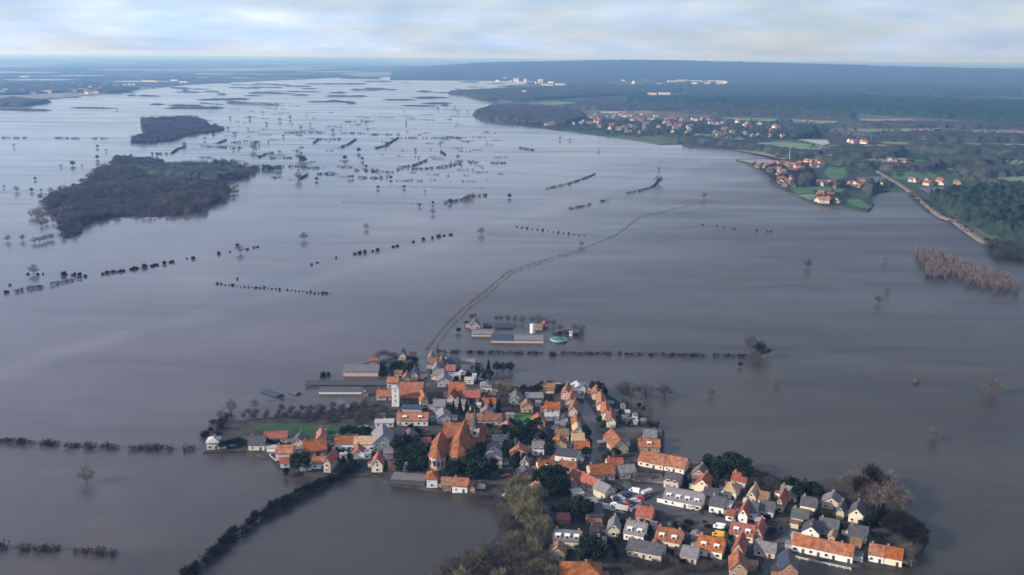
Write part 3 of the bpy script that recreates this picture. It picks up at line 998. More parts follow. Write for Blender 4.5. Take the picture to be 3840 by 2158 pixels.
thin_bare = [cat_np([make_bare(200 + s, 10, 0.42, 150, 0.2, 0.5, (2.4, 0.32))[1]]) for s in range(6)]
isl1 = [(437, 590), (497, 595), (587, 600), (622, 619), (746, 624), (880, 619), (925, 632), (938, 645), (930, 660), (850, 682), (840, 697), (862, 715), (852, 738), (795, 768), (755, 798), (600, 812), (450, 812),
        (350, 826), (310, 850), (290, 882), (250, 892), (235, 872), (250, 842), (180, 775), (165, 750), (250, 712), (320, 688), (350, 660), (425, 615)]
isl2 = [(532, 450), (597, 446), (736, 445), (771, 460), (776, 474), (840, 484), (835, 491), (795, 498), (700, 506), (646, 529), (572, 538), (502, 538), (497, 525), (537, 510), (557, 498), (540, 478)]
wood('flooded_wood', isl1, 7.8, (7, 14), 'the large bare wood flooded on the left', thin_bare, M_ISLE, M_HEDGED)
wood('flooded_wood', isl2, 9, (7, 14), 'the smaller bare wood flooded behind the large one', thin_bare, M_ISLE, M_HEDGED)
canopy('evergreen_part', [(500, 640), (760, 640), (910, 640), (890, 668), (820, 684), (560, 668)], 9.5, 5, M_WOODSD, 'dark green part of the large flooded wood', base=0)
hedge([(940, 640), (985, 636), (1050, 640)], 8, 9, M_HEDGED, 'ragged tail of trees off the right end of the flooded wood', dens=0.3, leaf=0.5)
for i, (x, y) in enumerate([(118, 815), (135, 808), (150, 800), (165, 812), (140, 818), (158, 822)]):
    tree('pale', x, y, 11, 'pale pinkish bare tree in the group off the flooded wood tip', 'pale trees at the wood tip')
for x, y in [(155, 848), (175, 842), (200, 838), (222, 846)]:
    tree('bare', x, y, 8, 'brown bare tree in the clump below the flooded wood tip', 'brown trees at the wood tip')
for x, y in [(30, 905), (85, 902), (130, 912), (148, 910), (165, 905), (180, 900), (195, 898)]:
    tree('bare', x, y, 8, 'bare tree standing in water at the far left below the wood', 'bare trees left of the wood')

for pz, z, st, hh, lab in [
    ([(1700, 1265), (1760, 1280), (1990, 1440), (1960, 1450), (1800, 1350)], Z4, 6, (3, 6), 'scrub on the water side of the embankment road'),
    ([(2270, 260), (2400, 300), (2574, 360), (2700, 420), (2574, 410), (2380, 395), (2300, 310)], Z6, 5, (6, 10), 'bare brown copse below the embankment road'),
    ([(1900, 30), (2040, 95), (2240, 250), (2150, 205), (2000, 110)], Z6, 6, (3, 6), 'scrub below the lower embankment road'),
]:
    merged('bank_scrub', thin_bare, [(x, y, 0.8, random.uniform(*hh) / 10) for x, y in fill([z(p) for p in pz], st, 0.5)], M_WOODS, lab)

# trees standing alone in the flood
LT = [
    ('pale', 325, 1812, 8.5, 'olive bare tree alone in the lower left water with a long shadow'),
    ('bare', 3030, 1006, 9.5, 'round dark bare tree alone in the open water at right'),
    ('bare', 3293, 1140, 8, 'dark bare tree with the forked shadow in the right water'),
    ('pale', 3326, 1100, 6, 'thin pale tree just behind the forked shadow tree'),
    ('pale', 3320, 985, 6, 'small pale tree in the right water near the plantation'),
    ('dark', 2850, 1342, 11, 'big dark bare tree at the right end of the straight hedge'),
    ('bare', 2816, 1318, 12, 'tall purplish bare tree at the right end of the straight hedge'),
    ('pale', 2832, 1350, 8, 'low bare tree under the two trees at the hedge end'),
    ('pale', 3719, 1482, 11, 'faint bare tree near the right edge of the water'),
    ('pale', 2910, 1440, 6, 'small reddish tree in the water below the hedge end'),
    ('bare', 2665, 1488, 5, 'small bare tree in the water right of the village bare trees'),
    ('pale', 3500, 1650, 7, 'faint small tree in the water at lower right'),
    ('bare', 1805, 880, 8.5, 'dark round tree in the middle of the open water'),
    ('bare', 1140, 900, 9, 'dark tree right of the dotted bush line'),
    ('bare', 900, 950, 9, 'thin tree standing on the dotted bush line'),
    ('bare', 127, 1028, 9, 'umbrella shaped tree near the left edge behind the short hedge'),
    ('bare', 1374, 860, 7, 'dark tree in the central water above the bush row'),
    ('pale', 2180, 925, 6, 'tree on the sunken dyke line in mid water'),
    ('pale', 2640, 745, 10, 'tan tree at the upper end of the sunken dyke line'),
    ('pale', 2470, 690, 14, 'tan tall tree at the end of the curved hedge'),
    ('dark', 400, 818, 7, 'dark tree off the lower edge of the flooded wood'),
    ('dark', 1720, 1248, 4, 'dark small tree left of the flooded farm'),
    ('dark', 2775, 1376, 3.5, 'small dark stump of a tree below the hedge end'),
]
for k_, x, y, h, lab in LT:
    tree(k_, x, y, h * 1.15, lab)
far_bare = {}
for z, L_ in ((Z3, [(430, 830, 14), (880, 1000, 15), (905, 1035, 12), (820, 1335, 11), (955, 1305, 13), (985, 1295, 12), (930, 1310, 9), (1270, 1292, 10), (690, 1415, 12), (590, 1360, 7), (275, 1225, 8), (475, 1220, 8), (60, 1150, 12), (85, 1145, 9), (130, 950, 16), (25, 1005, 14), (160, 1010, 11),
                    (1650, 855, 14), (1725, 862, 11), (1940, 945, 9), (1095, 873, 7), (855, 620, 14), (880, 648, 14), (950, 648, 13), (730, 622, 12), (2395, 1085, 10), (745, 888, 8), (340, 890, 9), (690, 1340, 7), (1725, 1190, 6), (630, 1250, 6)]),
              (Z2, [(105, 908, 11), (735, 915, 10), (800, 945, 10), (735, 1000, 12), (550, 1050, 14), (460, 1062, 9), (620, 1056, 7), (740, 1056, 12), (125, 1245, 14), (240, 1246, 9), (310, 1246, 8), (265, 1158, 8), (30, 1216, 7), (1390, 905, 18), (1545, 858, 14), (1760, 815, 12), (1775, 815, 10),
                    (1910, 935, 26), (1925, 900, 18), (2110, 960, 12), (2260, 1010, 22), (2290, 1030, 22), (2240, 960, 14), (2250, 1160, 22), (2190, 700, 20), (2110, 715, 18), (2270, 780, 20), (2510, 800, 18), (1980, 655, 14), (1735, 695, 12), (1885, 695, 14), (880, 630, 14), (730, 630, 10), (1610, 810, 12), (2010, 740, 12), (2340, 745, 12), (1150, 970, 9)])):
    for x, y, h in L_:
        px, py = z((x, y))
        tree(random.choice(['bare', 'dark', 'bare']), px, py, h * 0.72, 'bare dark tree among the drowned hedgerows of the middle distance', 'trees among the drowned hedgerows')
for i in range(34):
    px, py = Z2((random.uniform(1550, 3300), random.uniform(640, 1180)))
    tree('dark', px, py, random.uniform(3, 7), 'small dark tree among the drowned hedgerows of the middle distance', 'small trees among the drowned hedgerows')

# bush rows and hedges in the water
H3 = [[(0, 720), (250, 717)], [(0, 806), (150, 806)], [(0, 910), (50, 892), (115, 852)], [(190, 817), (400, 817)], [(250, 925), (340, 897), (430, 842)], [(450, 842), (580, 842)], [(610, 842), (800, 844)], [(800, 834), (900, 847)], [(750, 945), (785, 972)],
      [(420, 1067), (550, 1052)], [(420, 1084), (600, 1074)], [(600, 1078), (700, 1068)], [(720, 1068), (820, 1052), (900, 1038)], [(100, 1087), (390, 1102)], [(0, 1062), (90, 1064)], [(110, 1142), (350, 1147)], [(780, 1334), (900, 1314), (1000, 1284), (1100, 1274)],
      [(550, 1050), (650, 1010)], [(1340, 917), (1460, 937)], [(970, 1031), (1020, 1031)], [(1100, 1031), (1240, 1031)]]
H2 = [[(0, 842), (200, 842)], [(390, 842), (610, 847)], [(690, 847), (810, 847)], [(1130, 962), (1290, 964), (1330, 934), (1400, 904)], [(1510, 907), (1840, 917)], [(1640, 884), (1710, 858)], [(1740, 877), (1960, 872)], [(1950, 989), (2010, 964), (2060, 957)], [(2030, 995), (2230, 993)],
      [(2110, 1062), (2240, 1057)], [(2260, 1154), (2330, 1114)], [(2310, 1072), (2450, 1067)], [(2360, 1118), (2560, 1108)], [(2140, 802), (2450, 802)], [(2360, 884), (2400, 854), (2570, 852)], [(1510, 577), (1680, 592)], [(1640, 503), (1700, 507)], [(1920, 492), (2160, 487)]]
for z, hs in ((Z3, H3), (Z2, H2)):
    for seg in hs:
        hedge([z(p) for p in seg], 3.3, 3.2, M_HEDGED, 'dark drowned hedge in the middle distance water', 'drowned hedges of the middle distance', dens=0.35, leaf=0.8, gaps=-0.9)
hedge([Z2(p) for p in [(1700, 575), (2110, 595)]], 7, 30, M_TWIGP, 'long tan reed bank far off in the water', dens=0.05, leaf=1.2)
for i in range(150):
    x, y = random.uniform(1350, 3750), random.uniform(600, 1170)
    l = random.uniform(12, 120)
    px = [Z2((x, y)), Z2((x + l, y + random.uniform(-4, 4)))]
    hedge(px, 2.2, 2.4, M_HEDGED, 'short dark drowned hedge in the middle distance water', 'short drowned hedges', dens=0.3, leaf=0.8)
for seg, lab in [([(330, 1213), (480, 1213)], 'low thin hedge line left of the curved bush line'), ([(490, 1213), (1100, 1222)], 'long thin hedge line fading out in the central water'), ([(0, 1327), (420, 1331), (800, 1337)], 'long thin hedge line leading to a clump of trees')]:
    hedge([Z3(p) for p in seg], 1.3, 1.6, M_HEDGE, lab, dens=0.5, leaf=0.5)
for seg, lab in [([(1540, 1227), (1720, 1187), (1850, 1142), (1920, 1112)], 'curved dotted hedge in the central water'), ([(1700, 1382), (1800, 1362), (1890, 1342)], 'left part of the dark hedge leading to the tan tree'),
                 ([(1950, 1322), (2020, 1312)], 'middle part of the dark hedge leading to the tan tree'), ([(2150, 1262), (2250, 1242), (2350, 1212), (2410, 1145)], 'curved end of the hedge below the tan tall tree')]:
    hedge([Z3(p) for p in seg], 2.6, 3.0, M_HEDGED, lab, gaps=-0.3, dens=0.5, leaf=0.5)
hedge([Z5(p) for p in [(100, 638), (160, 625), (260, 610), (340, 597)]], 3.2, 5, M_HEDGED, 'left half of the short dark hedge near the left edge', dens=0.7)
hedge([Z5(p) for p in [(360, 590), (440, 572), (520, 555), (610, 537)]], 3.0, 4, M_HEDGED, 'right half of the short dark hedge near the left edge', dens=0.7)
for x, y, s in [(480, 508, 4.5), (490, 500, 4), (545, 510, 4), (565, 508, 4), (600, 510, 4), (645, 520, 3), (210, 503, 3), (285, 506, 3), (325, 502, 2.5), (40, 645, 3.5), (60, 640, 3), (75, 585, 2)]:
    px, py = Z5((x, y))
    bush('dark', px, py, s, 'dark bush in the water around the short hedge near the left edge', 'bushes by the short left hedge')
for x, y, s in [(775, 503, 3), (810, 495, 4), (850, 488, 5), (875, 486, 4), (905, 484, 5), (935, 480, 5), (990, 468, 4), (1010, 464, 4.5), (1030, 461, 4), (1095, 450, 5), (1145, 442, 4), (1165, 438, 5), (1185, 434, 4), (1240, 425, 5), (1285, 414, 4), (1300, 410, 4.5), (1410, 385, 4), (1455, 384, 5), (1650, 348, 5),
                (1735, 335, 3), (1865, 315, 4), (1915, 302, 3), (1940, 296, 4.5), (2350, 430, 3), (2395, 415, 3), (2535, 380, 3), (1790, 540, 3), (1790, 285, 4)]:
    px, py = Z5((x, y))
    bush('dark', px, py, s * 0.82, 'dark bush of the dotted line crossing the left water', 'bushes of the dotted line')
for x, y in [(893, 640), (905, 638), (918, 636), (938, 633), (950, 631), (990, 622), (1000, 620), (1040, 610), (1065, 604), (1088, 600), (1103, 596), (1118, 594), (1133, 592)]:
    bush('dark', x * 1.4907, y * 1.4907, 4, 'dark bush of the second dotted line near the lone round tree', 'bushes of the second dotted line')
for i in range(30):
    t = i / 29
    px, py = Z5((1640 + t * 850, 578 + t * 74))
    bush('twig', px, py + random.uniform(-2, 2), random.uniform(1.2, 2.6), 'small bush of the sunken fence line in the left water', 'bushes of the sunken fence line')
for i in range(14):
    t = i / 13
    bush('twig', (1300 + t * 170) * 1.4907, (572 + t * 22) * 1.4907, random.uniform(1.5, 2.8), 'small bush of the short sunken row right of the lone round tree', 'bushes of the short sunken row')
for x, y in [(150, 128), (260, 142), (310, 150), (375, 156), (395, 157), (560, 175), (640, 182), (665, 184)]:
    px, py = Z6((x, y))
    bush('twig', px, py, 2.8, 'small reddish bush in the upper right water', 'bushes in the upper right water')
for x0, x1, y0, y1, lab in [(0, 60, 1661, 1663, 'leftmost piece of the broken hedge ending at the cream house'), (66, 228, 1664, 1674, 'longest piece of the broken hedge ending at the cream house'), (250, 305, 1677, 1679, 'short second piece of the broken hedge ending at the cream house'),
                            (320, 440, 1680, 1685, 'third piece of the broken hedge ending at the cream house'), (485, 660, 1688, 1691, 'fourth piece of the broken hedge ending at the cream house'), (690, 728, 1690, 1688, 'last clump of the broken hedge nearest the cream house')]:
    hedge([(x0, y0), ((x0 + x1) / 2, (y0 + y1) / 2 - 1), (x1, y1)], 2.7, 4.0, M_HEDGE, lab, 'pieces of the broken hedge', dens=1.9)
for x0, x1, y, lab in [(-20, 28, 2060, 'leftmost clump of the low hedge in the bottom left corner'), (65, 104, 2062, 'second clump of the low hedge in the bottom left corner'), (118, 214, 2066, 'middle piece of the low hedge in the bottom left corner'),
                       (276, 390, 2075, 'longest piece of the low hedge in the bottom left corner'), (411, 434, 2078, 'last clump of the low hedge in the bottom left corner')]:
    hedge([(x0, y), (x1, y + 3)], 2.5, 4.2, M_HEDGE, lab, 'pieces of the low hedge', dens=2.0)
for x0, x1, lab in [(1640, 1965, 'left piece of the long straight hedge behind the village'), (1980, 2045, 'short middle piece of the long straight hedge behind the village'), (2105, 2330, 'third piece of the long straight hedge behind the village'), (2340, 2655, 'fourth piece of the long straight hedge behind the village'), (2675, 2800, 'right end of the long straight hedge behind the village')]:
    yy = lambda x: 1324 + (x - 1640) * 0.0125
    n_ = max(1, int((x1 - x0) / 60))
    hedge([(x0 + (x1 - x0) * i / n_, yy(x0 + (x1 - x0) * i / n_)) for i in range(n_ + 1)], 2.4, 3.0, M_HEDGED, lab, 'pieces of the straight hedge', dens=1.4)
bush('brown', 2074, 1334, 4.5, 'taller bush standing in a gap of the long straight hedge')
bush('yellow', 3435, 1436, 3.6, 'pale yellow round bush alone in the right water')

# sunken dyke: two verges of dry growth just above the water
dyk = [(2630, 760), (2400, 815), (2310, 882), (2180, 936), (2000, 987), (1900, 1022), (1820, 1092), (1740, 1152), (1660, 1232), (1600, 1312)]
hedge(dyk, 0.6, 1.9, M_VERGE, 'left verge of the sunken dyke winding to the village', name='dyke_verge', cat='verge', dens=1.1, leaf=0.8)
hedge([(x + 8 + (y - 760) * 0.035, y + 4) for x, y in dyk[3:]], 0.6, 1.7, M_VERGE, 'right verge of the sunken dyke winding to the village', name='dyke_verge', cat='verge', dens=0.8, leaf=0.8)

# plantation of slender poplars on the right
pl = [Z6(p) for p in [(1745, 335), (1800, 325), (1990, 372), (2200, 470), (2400, 520), (2540, 610), (2540, 655), (2430, 650), (2260, 625), (2130, 580), (2020, 520), (1990, 560), (1850, 540), (1790, 430)]]
pp = fill(pl, 6.2, 0.25)
random.shuffle(pp)
for x, y in pp[:190]:
    tree('poplar', 0, 0, random.uniform(8, 10.5), 'slender pinkish poplar in the flooded plantation at the right edge', 'poplars of the flooded plantation', p=Vector((x, y, 0)))
for i in range(10):
    bush('twig', *Z6((1845 + i * 17, 522)), 2.0, 'clipped bush in the straight row by the flooded plantation', 'row of bushes by the plantation')

# dark tree row along the drowned road at lower left
row = [(700, 2175), (760, 2120), (815, 2068), (860, 2030), (900, 2001), (945, 1966), (1010, 1925), (1080, 1888), (1150, 1850), (1220, 1815), (1290, 1785), (1345, 1755)]
for i, (a, b) in enumerate(zip(row[:-1], row[1:])):
    for j in range(4):
        t = (j + random.uniform(0.0, 1.0)) / 4
        x, y = a[0] + (b[0] - a[0]) * t, a[1] + (b[1] - a[1]) * t
        if i in (3, 4) and random.random() < 0.45:
            continue
        p = at(x, y) + Vector((random.uniform(-1.5, 1.5), random.uniform(-1.5, 1.5), 0))
        tree('dark', 0, 0, random.uniform(2.8, 5.6) + (1.2 if i > 5 else 0), 'dark bare tree in the dense row along the drowned road at lower left', 'dark tree row along the drowned road', p=p)
hedge(row, 3.3, 4.2, M_HEDGED, 'dark undergrowth along the drowned road at lower left', dens=1.3)
bush('verge', 820, 2072, 4, 'yellowish green bush on the dark row along the drowned road')
bush('verge', 838, 2052, 3, 'smaller olive bush on the dark row along the drowned road')

# ------------------------------------------------------------------ the village: ground, streets, lawns
GZ = 0.7
sheet('village_ground', [(765, 1696), (815, 1625), (870, 1580), (1060, 1560), (1330, 1530), (1420, 1440), (1440, 1352), (1500, 1330), (1562, 1336), (1590, 1450), (1625, 1440), (1606, 1340), (1640, 1326), (1800, 1362), (1830, 1400), (1860, 1445), (2050, 1462), (2240, 1458), (2300, 1492),
                         (2440, 1580), (2485, 1612), (2485, 1690), (2590, 1745), (2700, 1745), (2870, 1770), (2970, 1815), (3120, 1795), (3300, 1830), (3400, 1930), (3470, 2020), (3440, 2100), (3390, 2128), (3215, 2122), (2965, 2080), (2990, 2300), (2060, 2300),
                         (2040, 2080), (2050, 1960), (1960, 1880), (1890, 1868), (1760, 1852), (1600, 1832), (1470, 1815), (1400, 1782), (1270, 1788), (1060, 1772), (1020, 1722), (930, 1692)], GZ, M_SOIL, 'dark gardens and yards of the village above the flood', skirt=2.0)
sheet('flooded_street', [(2140, 1484), (2190, 1490), (2225, 1545), (2262, 1600), (2282, 1660), (2275, 1715), (2215, 1750), (2190, 1742), (2222, 1690), (2212, 1620), (2178, 1555)], GZ + 0.02, M_WATER, 'flooded street between the two terracotta rows')
sheet('street', [(2215, 1752), (2276, 1718), (2230, 1770), (2160, 1812), (2110, 1845), (2085, 1838)], GZ + 0.03, M_ASPH, 'wet street curving down from the flooded street')
sheet('street', [(2282, 1606), (2482, 1606), (2484, 1622), (2284, 1624)], GZ + 0.04, M_ASPH, 'straight grey street end above the big orange gable')
sheet('street', [(2335, 1808), (2480, 1818), (2600, 1850), (2580, 1905), (2500, 1925), (2420, 1890), (2340, 1840)], GZ + 0.05, M_ASPH, 'wide asphalt yard beside the car park')
sheet('street', [(2800, 2240), (2930, 2240), (2992, 1990), (2962, 1975), (2895, 2045)], GZ + 0.06, M_ASPH, 'asphalt street running out at the bottom right')
sheet('street', [(2480, 1925), (2640, 1915), (2800, 1975), (2960, 1975), (2940, 1995), (2760, 1998), (2560, 1960)], GZ + 0.07, M_ASPH, 'dark street between the orange semis and the white houses')
sheet('car_park', [(2240, 1900), (2330, 1842), (2440, 1850), (2395, 1900), (2340, 1928)], GZ + 0.08, M_PAVE, 'pale car park in the middle of the village')
sheet('paved_yard', [(2130, 1855), (2180, 1838), (2290, 1858), (2260, 1888), (2160, 1882)], GZ + 0.09, M_PAVE, 'pale paved yard below the maroon farm wing')
sheet('garden_yard', [(2360, 1770), (2480, 1778), (2495, 1815), (2370, 1805)], GZ + 0.1, M_PAVE, 'pale yard in front of the double orange roofs')
sheet('meadow', [(930, 1606), (1000, 1586), (1200, 1594), (1400, 1600), (1310, 1640), (1090, 1628)], GZ + 0.02, M_MEADOW, 'dark green meadow behind the left houses')
sheet('track', [(1330, 1600), (1372, 1594), (1412, 1608), (1418, 1626), (1396, 1622), (1370, 1604)], GZ + 0.05, M_PALEGR, 'pale green track curving round the meadow')
sheet('lawn', [(1885, 1548), (2030, 1560), (2038, 1578), (1965, 1592), (1900, 1578)], GZ + 0.03, M_LAWN, 'bright green lawn in the middle of the village')
sheet('lawn', [(2700, 2005), (2732, 2000), (2728, 2018), (2700, 2022)], GZ + 0.12, M_LAWN, 'tiny green lawn by the yellow van')
sheet('towpath_lawn', [(1612, 1345), (1640, 1335), (1640, 1352), (1618, 1356)], GZ + 0.13, M_LAWN, 'green patch at the far end of the village')


# ------------------------------------------------------------------ houses
def win_meshes():
    f = MB()
    w, h, d = 0.65, 0.75, 0.07
    f.box(-w, -w + 0.13, -d, d, -h, h)
    f.box(w - 0.13, w, -d, d, -h, h)
    f.box(-w + 0.13, w - 0.13, -d, d, h - 0.13, h)
    f.box(-w + 0.13, w - 0.13, -d, d, -h, -h + 0.13)
    p = MB()
    p.box(-w + 0.13, w - 0.13, -0.02, 0.02, -h + 0.13, h - 0.13)
    q = MB()
    q.box(-0.5, 0.5, -0.06, 0.06, 0, 2.05)
    return f.mesh('window_frame', M_FRAME), p.mesh('window_pane', M_GLASS), q.mesh('door_leaf', M_DOOR)


WF, WP, WD = win_meshes()
ch = MB()
ch.box(-0.38, 0.38, -0.38, 0.38, -1.2, 1.1)
ch.box(-0.46, 0.46, -0.46, 0.46, 1.1, 1.25)
ch.cone(0, 0, 1.25, 1.6, 0.16, 0.13, 6)
ME_CHIM = ch.mesh('chimney_stack', M_CHIM)
NH = [0]


def window(root, x, y, z, rot, s=1.0, sx=1.0):
    o = link('window', WF, root, (x, y, z), rot, (s * sx, 1, s))
    link('pane', WP, o)
    return o


def house_at(p1, p2, D, E, R, typ, roof, wall, label, ch=1, dorm=0, win=1, name='house', cat='house', group=None, ov=0.45, z0=GZ):
    """front wall line p1-p2 on the ground, depth D away from the viewer, eaves E, roof rise R"""
    NH[0] += 1
    E, R = E * (0.9 if E > 3 else 1), R * 0.82
    c = (p1 + p2) / 2
    W = (p2 - p1).length
    rot = math.atan2(p2.y - p1.y, p2.x - p1.x)
    root = link(name, None, loc=(c.x, c.y, z0), rotz=rot)
    root.scale = (1, 1, 0.84)
    tag(root, label, cat, group)
    hw = W / 2
    wm, rm = MB(), MB()
    t = 0.24
    e = 0.03
    if typ == 's':
        sl = R / (D / 2)
        wm.prism([(0, -1.5), (0, E), (D / 2, E + R - e), (D, E), (D, -1.5)], 'x', -hw, hw)
        rm.prism([(-ov, E - ov * sl + 0.02), (D / 2, E + R + 0.02), (D + ov, E - ov * sl + 0.02), (D + ov, E - ov * sl + t), (D / 2, E + R + t * 1.25), (-ov, E - ov * sl + t)], 'x', -hw - ov * 0.7, hw + ov * 0.7)
        rm.box(-hw - ov * 0.6, hw + ov * 0.6, D / 2 - 0.16, D / 2 + 0.16, E + R + t * 1.0, E + R + t * 1.25 + 0.1)
    elif typ == 'g':
        sl = R / hw
        wm.prism([(-hw, -1.5), (-hw, E), (0, E + R - e), (hw, E), (hw, -1.5)], 'y', 0, D)
        rm.prism([(-hw - ov, E - ov * sl + 0.02), (0, E + R + 0.02), (hw + ov, E - ov * sl + 0.02), (hw + ov, E - ov * sl + t), (0, E + R + t * 1.25), (-hw - ov, E - ov * sl + t)], 'y', -ov * 0.7, D + ov * 0.7)
        rm.box(-0.16, 0.16, -ov * 0.6, D + ov * 0.6, E + R + t, E + R + t * 1.25 + 0.1)
    elif typ in ('h', 'p'):
        wm.box(-hw, hw, 0, D, -1.5, E)
        x0, x1, y0, y1 = -hw - ov, hw + ov, -ov, D + ov
        if typ == 'p':
            a, b = Vector((-0.1, D / 2, E + R)), Vector((0.1, D / 2, E + R))
        elif W >= D:
            k_ = min(D / 2 * 0.9, hw * 0.8)
            a, b = Vector((-hw + k_, D / 2, E + R)), Vector((hw - k_, D / 2, E + R))
        else:
            a, b = Vector((0, hw * 0.9, E + R)), Vector((0, D - hw * 0.9, E + R))
        v = [(x0, y0, E - 0.08), (x1, y0, E - 0.08), (x1, y1, E - 0.08), (x0, y1, E - 0.08), (x0, y0, E + 0.12), (x1, y0, E + 0.12), (x1, y1, E + 0.12), (x0, y1, E + 0.12), tuple(a), tuple(b)]
        f = [(0, 3, 2, 1), (0, 1, 5, 4), (1, 2, 6, 5), (2, 3, 7, 6), (3, 0, 4, 7)]
        f += [(4, 5, 9, 8), (5, 6, 9), (6, 7, 8, 9), (7, 4, 8)] if (typ == 'p' or W >= D) else [(4, 5, 8), (5, 6, 9, 8), (6, 7, 9), (7, 4, 8, 9)]
        rm.add(v, f)
    else:
        wm.box(-hw, hw, 0, D, -1.5, E)
        rm.box(-hw - 0.25, hw + 0.25, -0.25, D + 0.25, E - 0.05, E + 0.3)
    link('wall', wm.mesh('wall', WALL[wall]), root)
    ro = link('roof', rm.mesh('roof', ROOF[roof]), root)
    if typ in 'sgh' and ch:
        for i in range(ch):
            if typ == 's':
                cx, cy, cz = (-hw + 1.0 if i == 0 else hw - 1.0), D / 2, E + R
            elif typ == 'g':
                cx, cy, cz = 0.0, (D - 1.0 if i == 0 else 1.2), E + R
            else:
                cx, cy, cz = hw * 0.25, D / 2, E + R
            link('chimney', ME_CHIM, ro, (cx, cy + 0.0, cz))
    if typ == 's' and dorm:
        sl = R / (D / 2)
        for i in range(dorm):
            x = -hw + W * (i + 0.5) / dorm
            dm = MB()
            yb = 0.9
            zb = E + yb * sl
            dm.box(x - 0.95, x + 0.95, yb, min(yb + 2.2, D / 2), zb - 0.2, zb + 1.35)
            dm.box(x - 1.1, x + 1.1, yb - 0.2, min(yb + 2.3, D / 2), zb + 1.35, zb + 1.5)
            do = link('dormer', dm.mesh('dormer', M_TRIM), ro)
            w_ = link('window', WP, root, (x, yb - 0.03, zb + 0.65), 0, (1.2, 1, 0.75))
    if win:
        fl = 2 if E > 4.6 else 1
        nc = max(1, int(W / 2.7))
        for f_ in range(fl):
            zz = 1.55 + 2.7 * f_
            for i in range(nc):
                x = -hw + W * (i + 0.5) / nc
                if f_ == 0 and i == nc // 2 and nc > 1:
                    link('door', WD, root, (x, -0.03, 0.0))
                elif random.random() > 0.12:
                    window(root, x + random.uniform(-0.25, 0.25), -0.03, zz, 0, (1.0 if typ != 'f' else 0.8) * random.uniform(0.85, 1.1), random.choice([1.0, 1.0, 0.75, 1.4]))
        if typ == 'g' and R > 2.2:
            window(root, 0, -0.03, E + R * 0.32, 0, 0.9)
        if name == 'house' and W > 4.5 and typ != 'f' and random.random() < 0.6:
            aw, ad, ah = random.uniform(2.2, 3.6), random.uniform(2.5, min(5.0, D - 1)), random.uniform(2.2, 2.7)
            sd = random.choice([-1, 1])
            x0 = hw if sd > 0 else -hw - aw
            y0 = random.uniform(0.3, D - ad)
            am, ar = MB(), MB()
            am.box(x0 + 0.01, x0 + aw - 0.01, y0, y0 + ad, -1.5, ah)
            ar.box(x0 + (0.02 if sd > 0 else -0.2), x0 + aw + (0.2 if sd > 0 else -0.02), y0 - 0.2, y0 + ad + 0.2, ah - 0.02, ah + 0.18)
            an = link('annex', am.mesh('annex', WALL[random.choice([wall, wall, 'brick', 'grey', 'white'])]), root)
            link('annex_roof', ar.mesh('annex_roof', ROOF[random.choice(['slate', 'grey', 'lilac', 'brown'])]), an)
        # the side wall that the aircraft sees
        cl = Matrix.Rotation(-rot, 3, 'Z') @ (Vector((0, 0, 0)) - Vector((c.x, c.y, 0)))
        sx = -1 if cl.x < 0 else 1
        for f_ in range(fl):
            for yy in ([D * 0.5] if D < 6 else [D * 0.28, D * 0.72]):
                window(root, sx * (hw + 0.03), yy, 1.55 + 2.7 * f_, math.pi / 2)
        if typ == 's' and R > 2.2:
            window(root, sx * (hw + 0.03), D / 2, E + R * 0.3, math.pi / 2, 0.85)
    return root


def H(x1, y1, x2, y2, *a, **k):
    sl = k.pop('slope', None)
    if sl is None and x1 > 2320 and y1 > 1690:
        sl = 0.2
    if sl is not None:
        ym = (y1 + y2) / 2
        y1, y2 = ym - sl * (x2 - x1) / 2, ym + sl * (x2 - x1) / 2
    z0 = k.get('z0', GZ)
    return house_at(at(x1, y1, z0), at(x2, y2, z0), *a, **k)


# left tip and the left cluster
H(776, 1688, 822, 1686, 7, 4.8, 2.6, 'h', 'pale', 'cream', 'small cream house with a pale hipped roof alone at the left tip of the village')
H(932, 1690, 992, 1690, 8, 4.0, 4.2, 's', 'slate', 'cream', 'cream house with a dark slate roof between the left tip and the red roofed barn')
H(990, 1664, 1076, 1662, 7, 3.6, 3.0, 's', 'red', 'cream', 'long low house with a bright red roof at the dark meadow', ch=0)
H(1096, 1684, 1142, 1684, 9, 4.4, 3.4, 'g', 'slate', 'pink', 'pinkish brick gable with a black roof side right of the red roofed house')
H(1034, 1728, 1096, 1728, 8, 5.2, 3.2, 's', 'orange', 'pink', 'pinkish house with an orange roof nearest the water on the left', dorm=0)
H(1052, 1756, 1086, 1754, 5, 3.4, 1.8, 's', 'red', 'white', 'small white annex with a dark red roof at the left water edge', ch=0)
H(1138, 1712, 1226, 1706, 10, 3.6, 4.8, 's', 'orange', 'brick', 'wide brick house under a large orange roof in the left cluster', ch=2)
H(1188, 1672, 1224, 1670, 10, 4.4, 3.6, 'g', 'red', 'tanbrick', 'brown gable with a maroon roof side behind the large orange roof')
H(1254, 1690, 1326, 1690, 8, 4.8, 3.2, 's', 'orange', 'white', 'left half of the long white house with an orange roof', ch=1)
H(1328, 1691, 1406, 1691, 8, 4.8, 3.2, 's', 'tan', 'white', 'right half of the long white house with an olive tan roof', ch=1)
H(1326, 1722, 1364, 1720, 7, 3.8, 3.0, 'g', 'red', 'white', 'white gabled house with a small maroon roof in front of the long white house')
H(1364, 1724, 1392, 1721, 5, 3.6, 0, 'f', 'pale', 'white', 'white flat annex beside the white gabled house', ch=0)
H(1276, 1722, 1302, 1720, 4, 2.6, 0, 'f', 'pale', 'white', 'small white garage in front of the long white house', ch=0, win=0, name='garage', cat='garage')
H(1170, 1760, 1222, 1758, 7, 3.4, 3.2, 's', 'orange', 'white', 'low white house with a light orange roof by the drowned road')
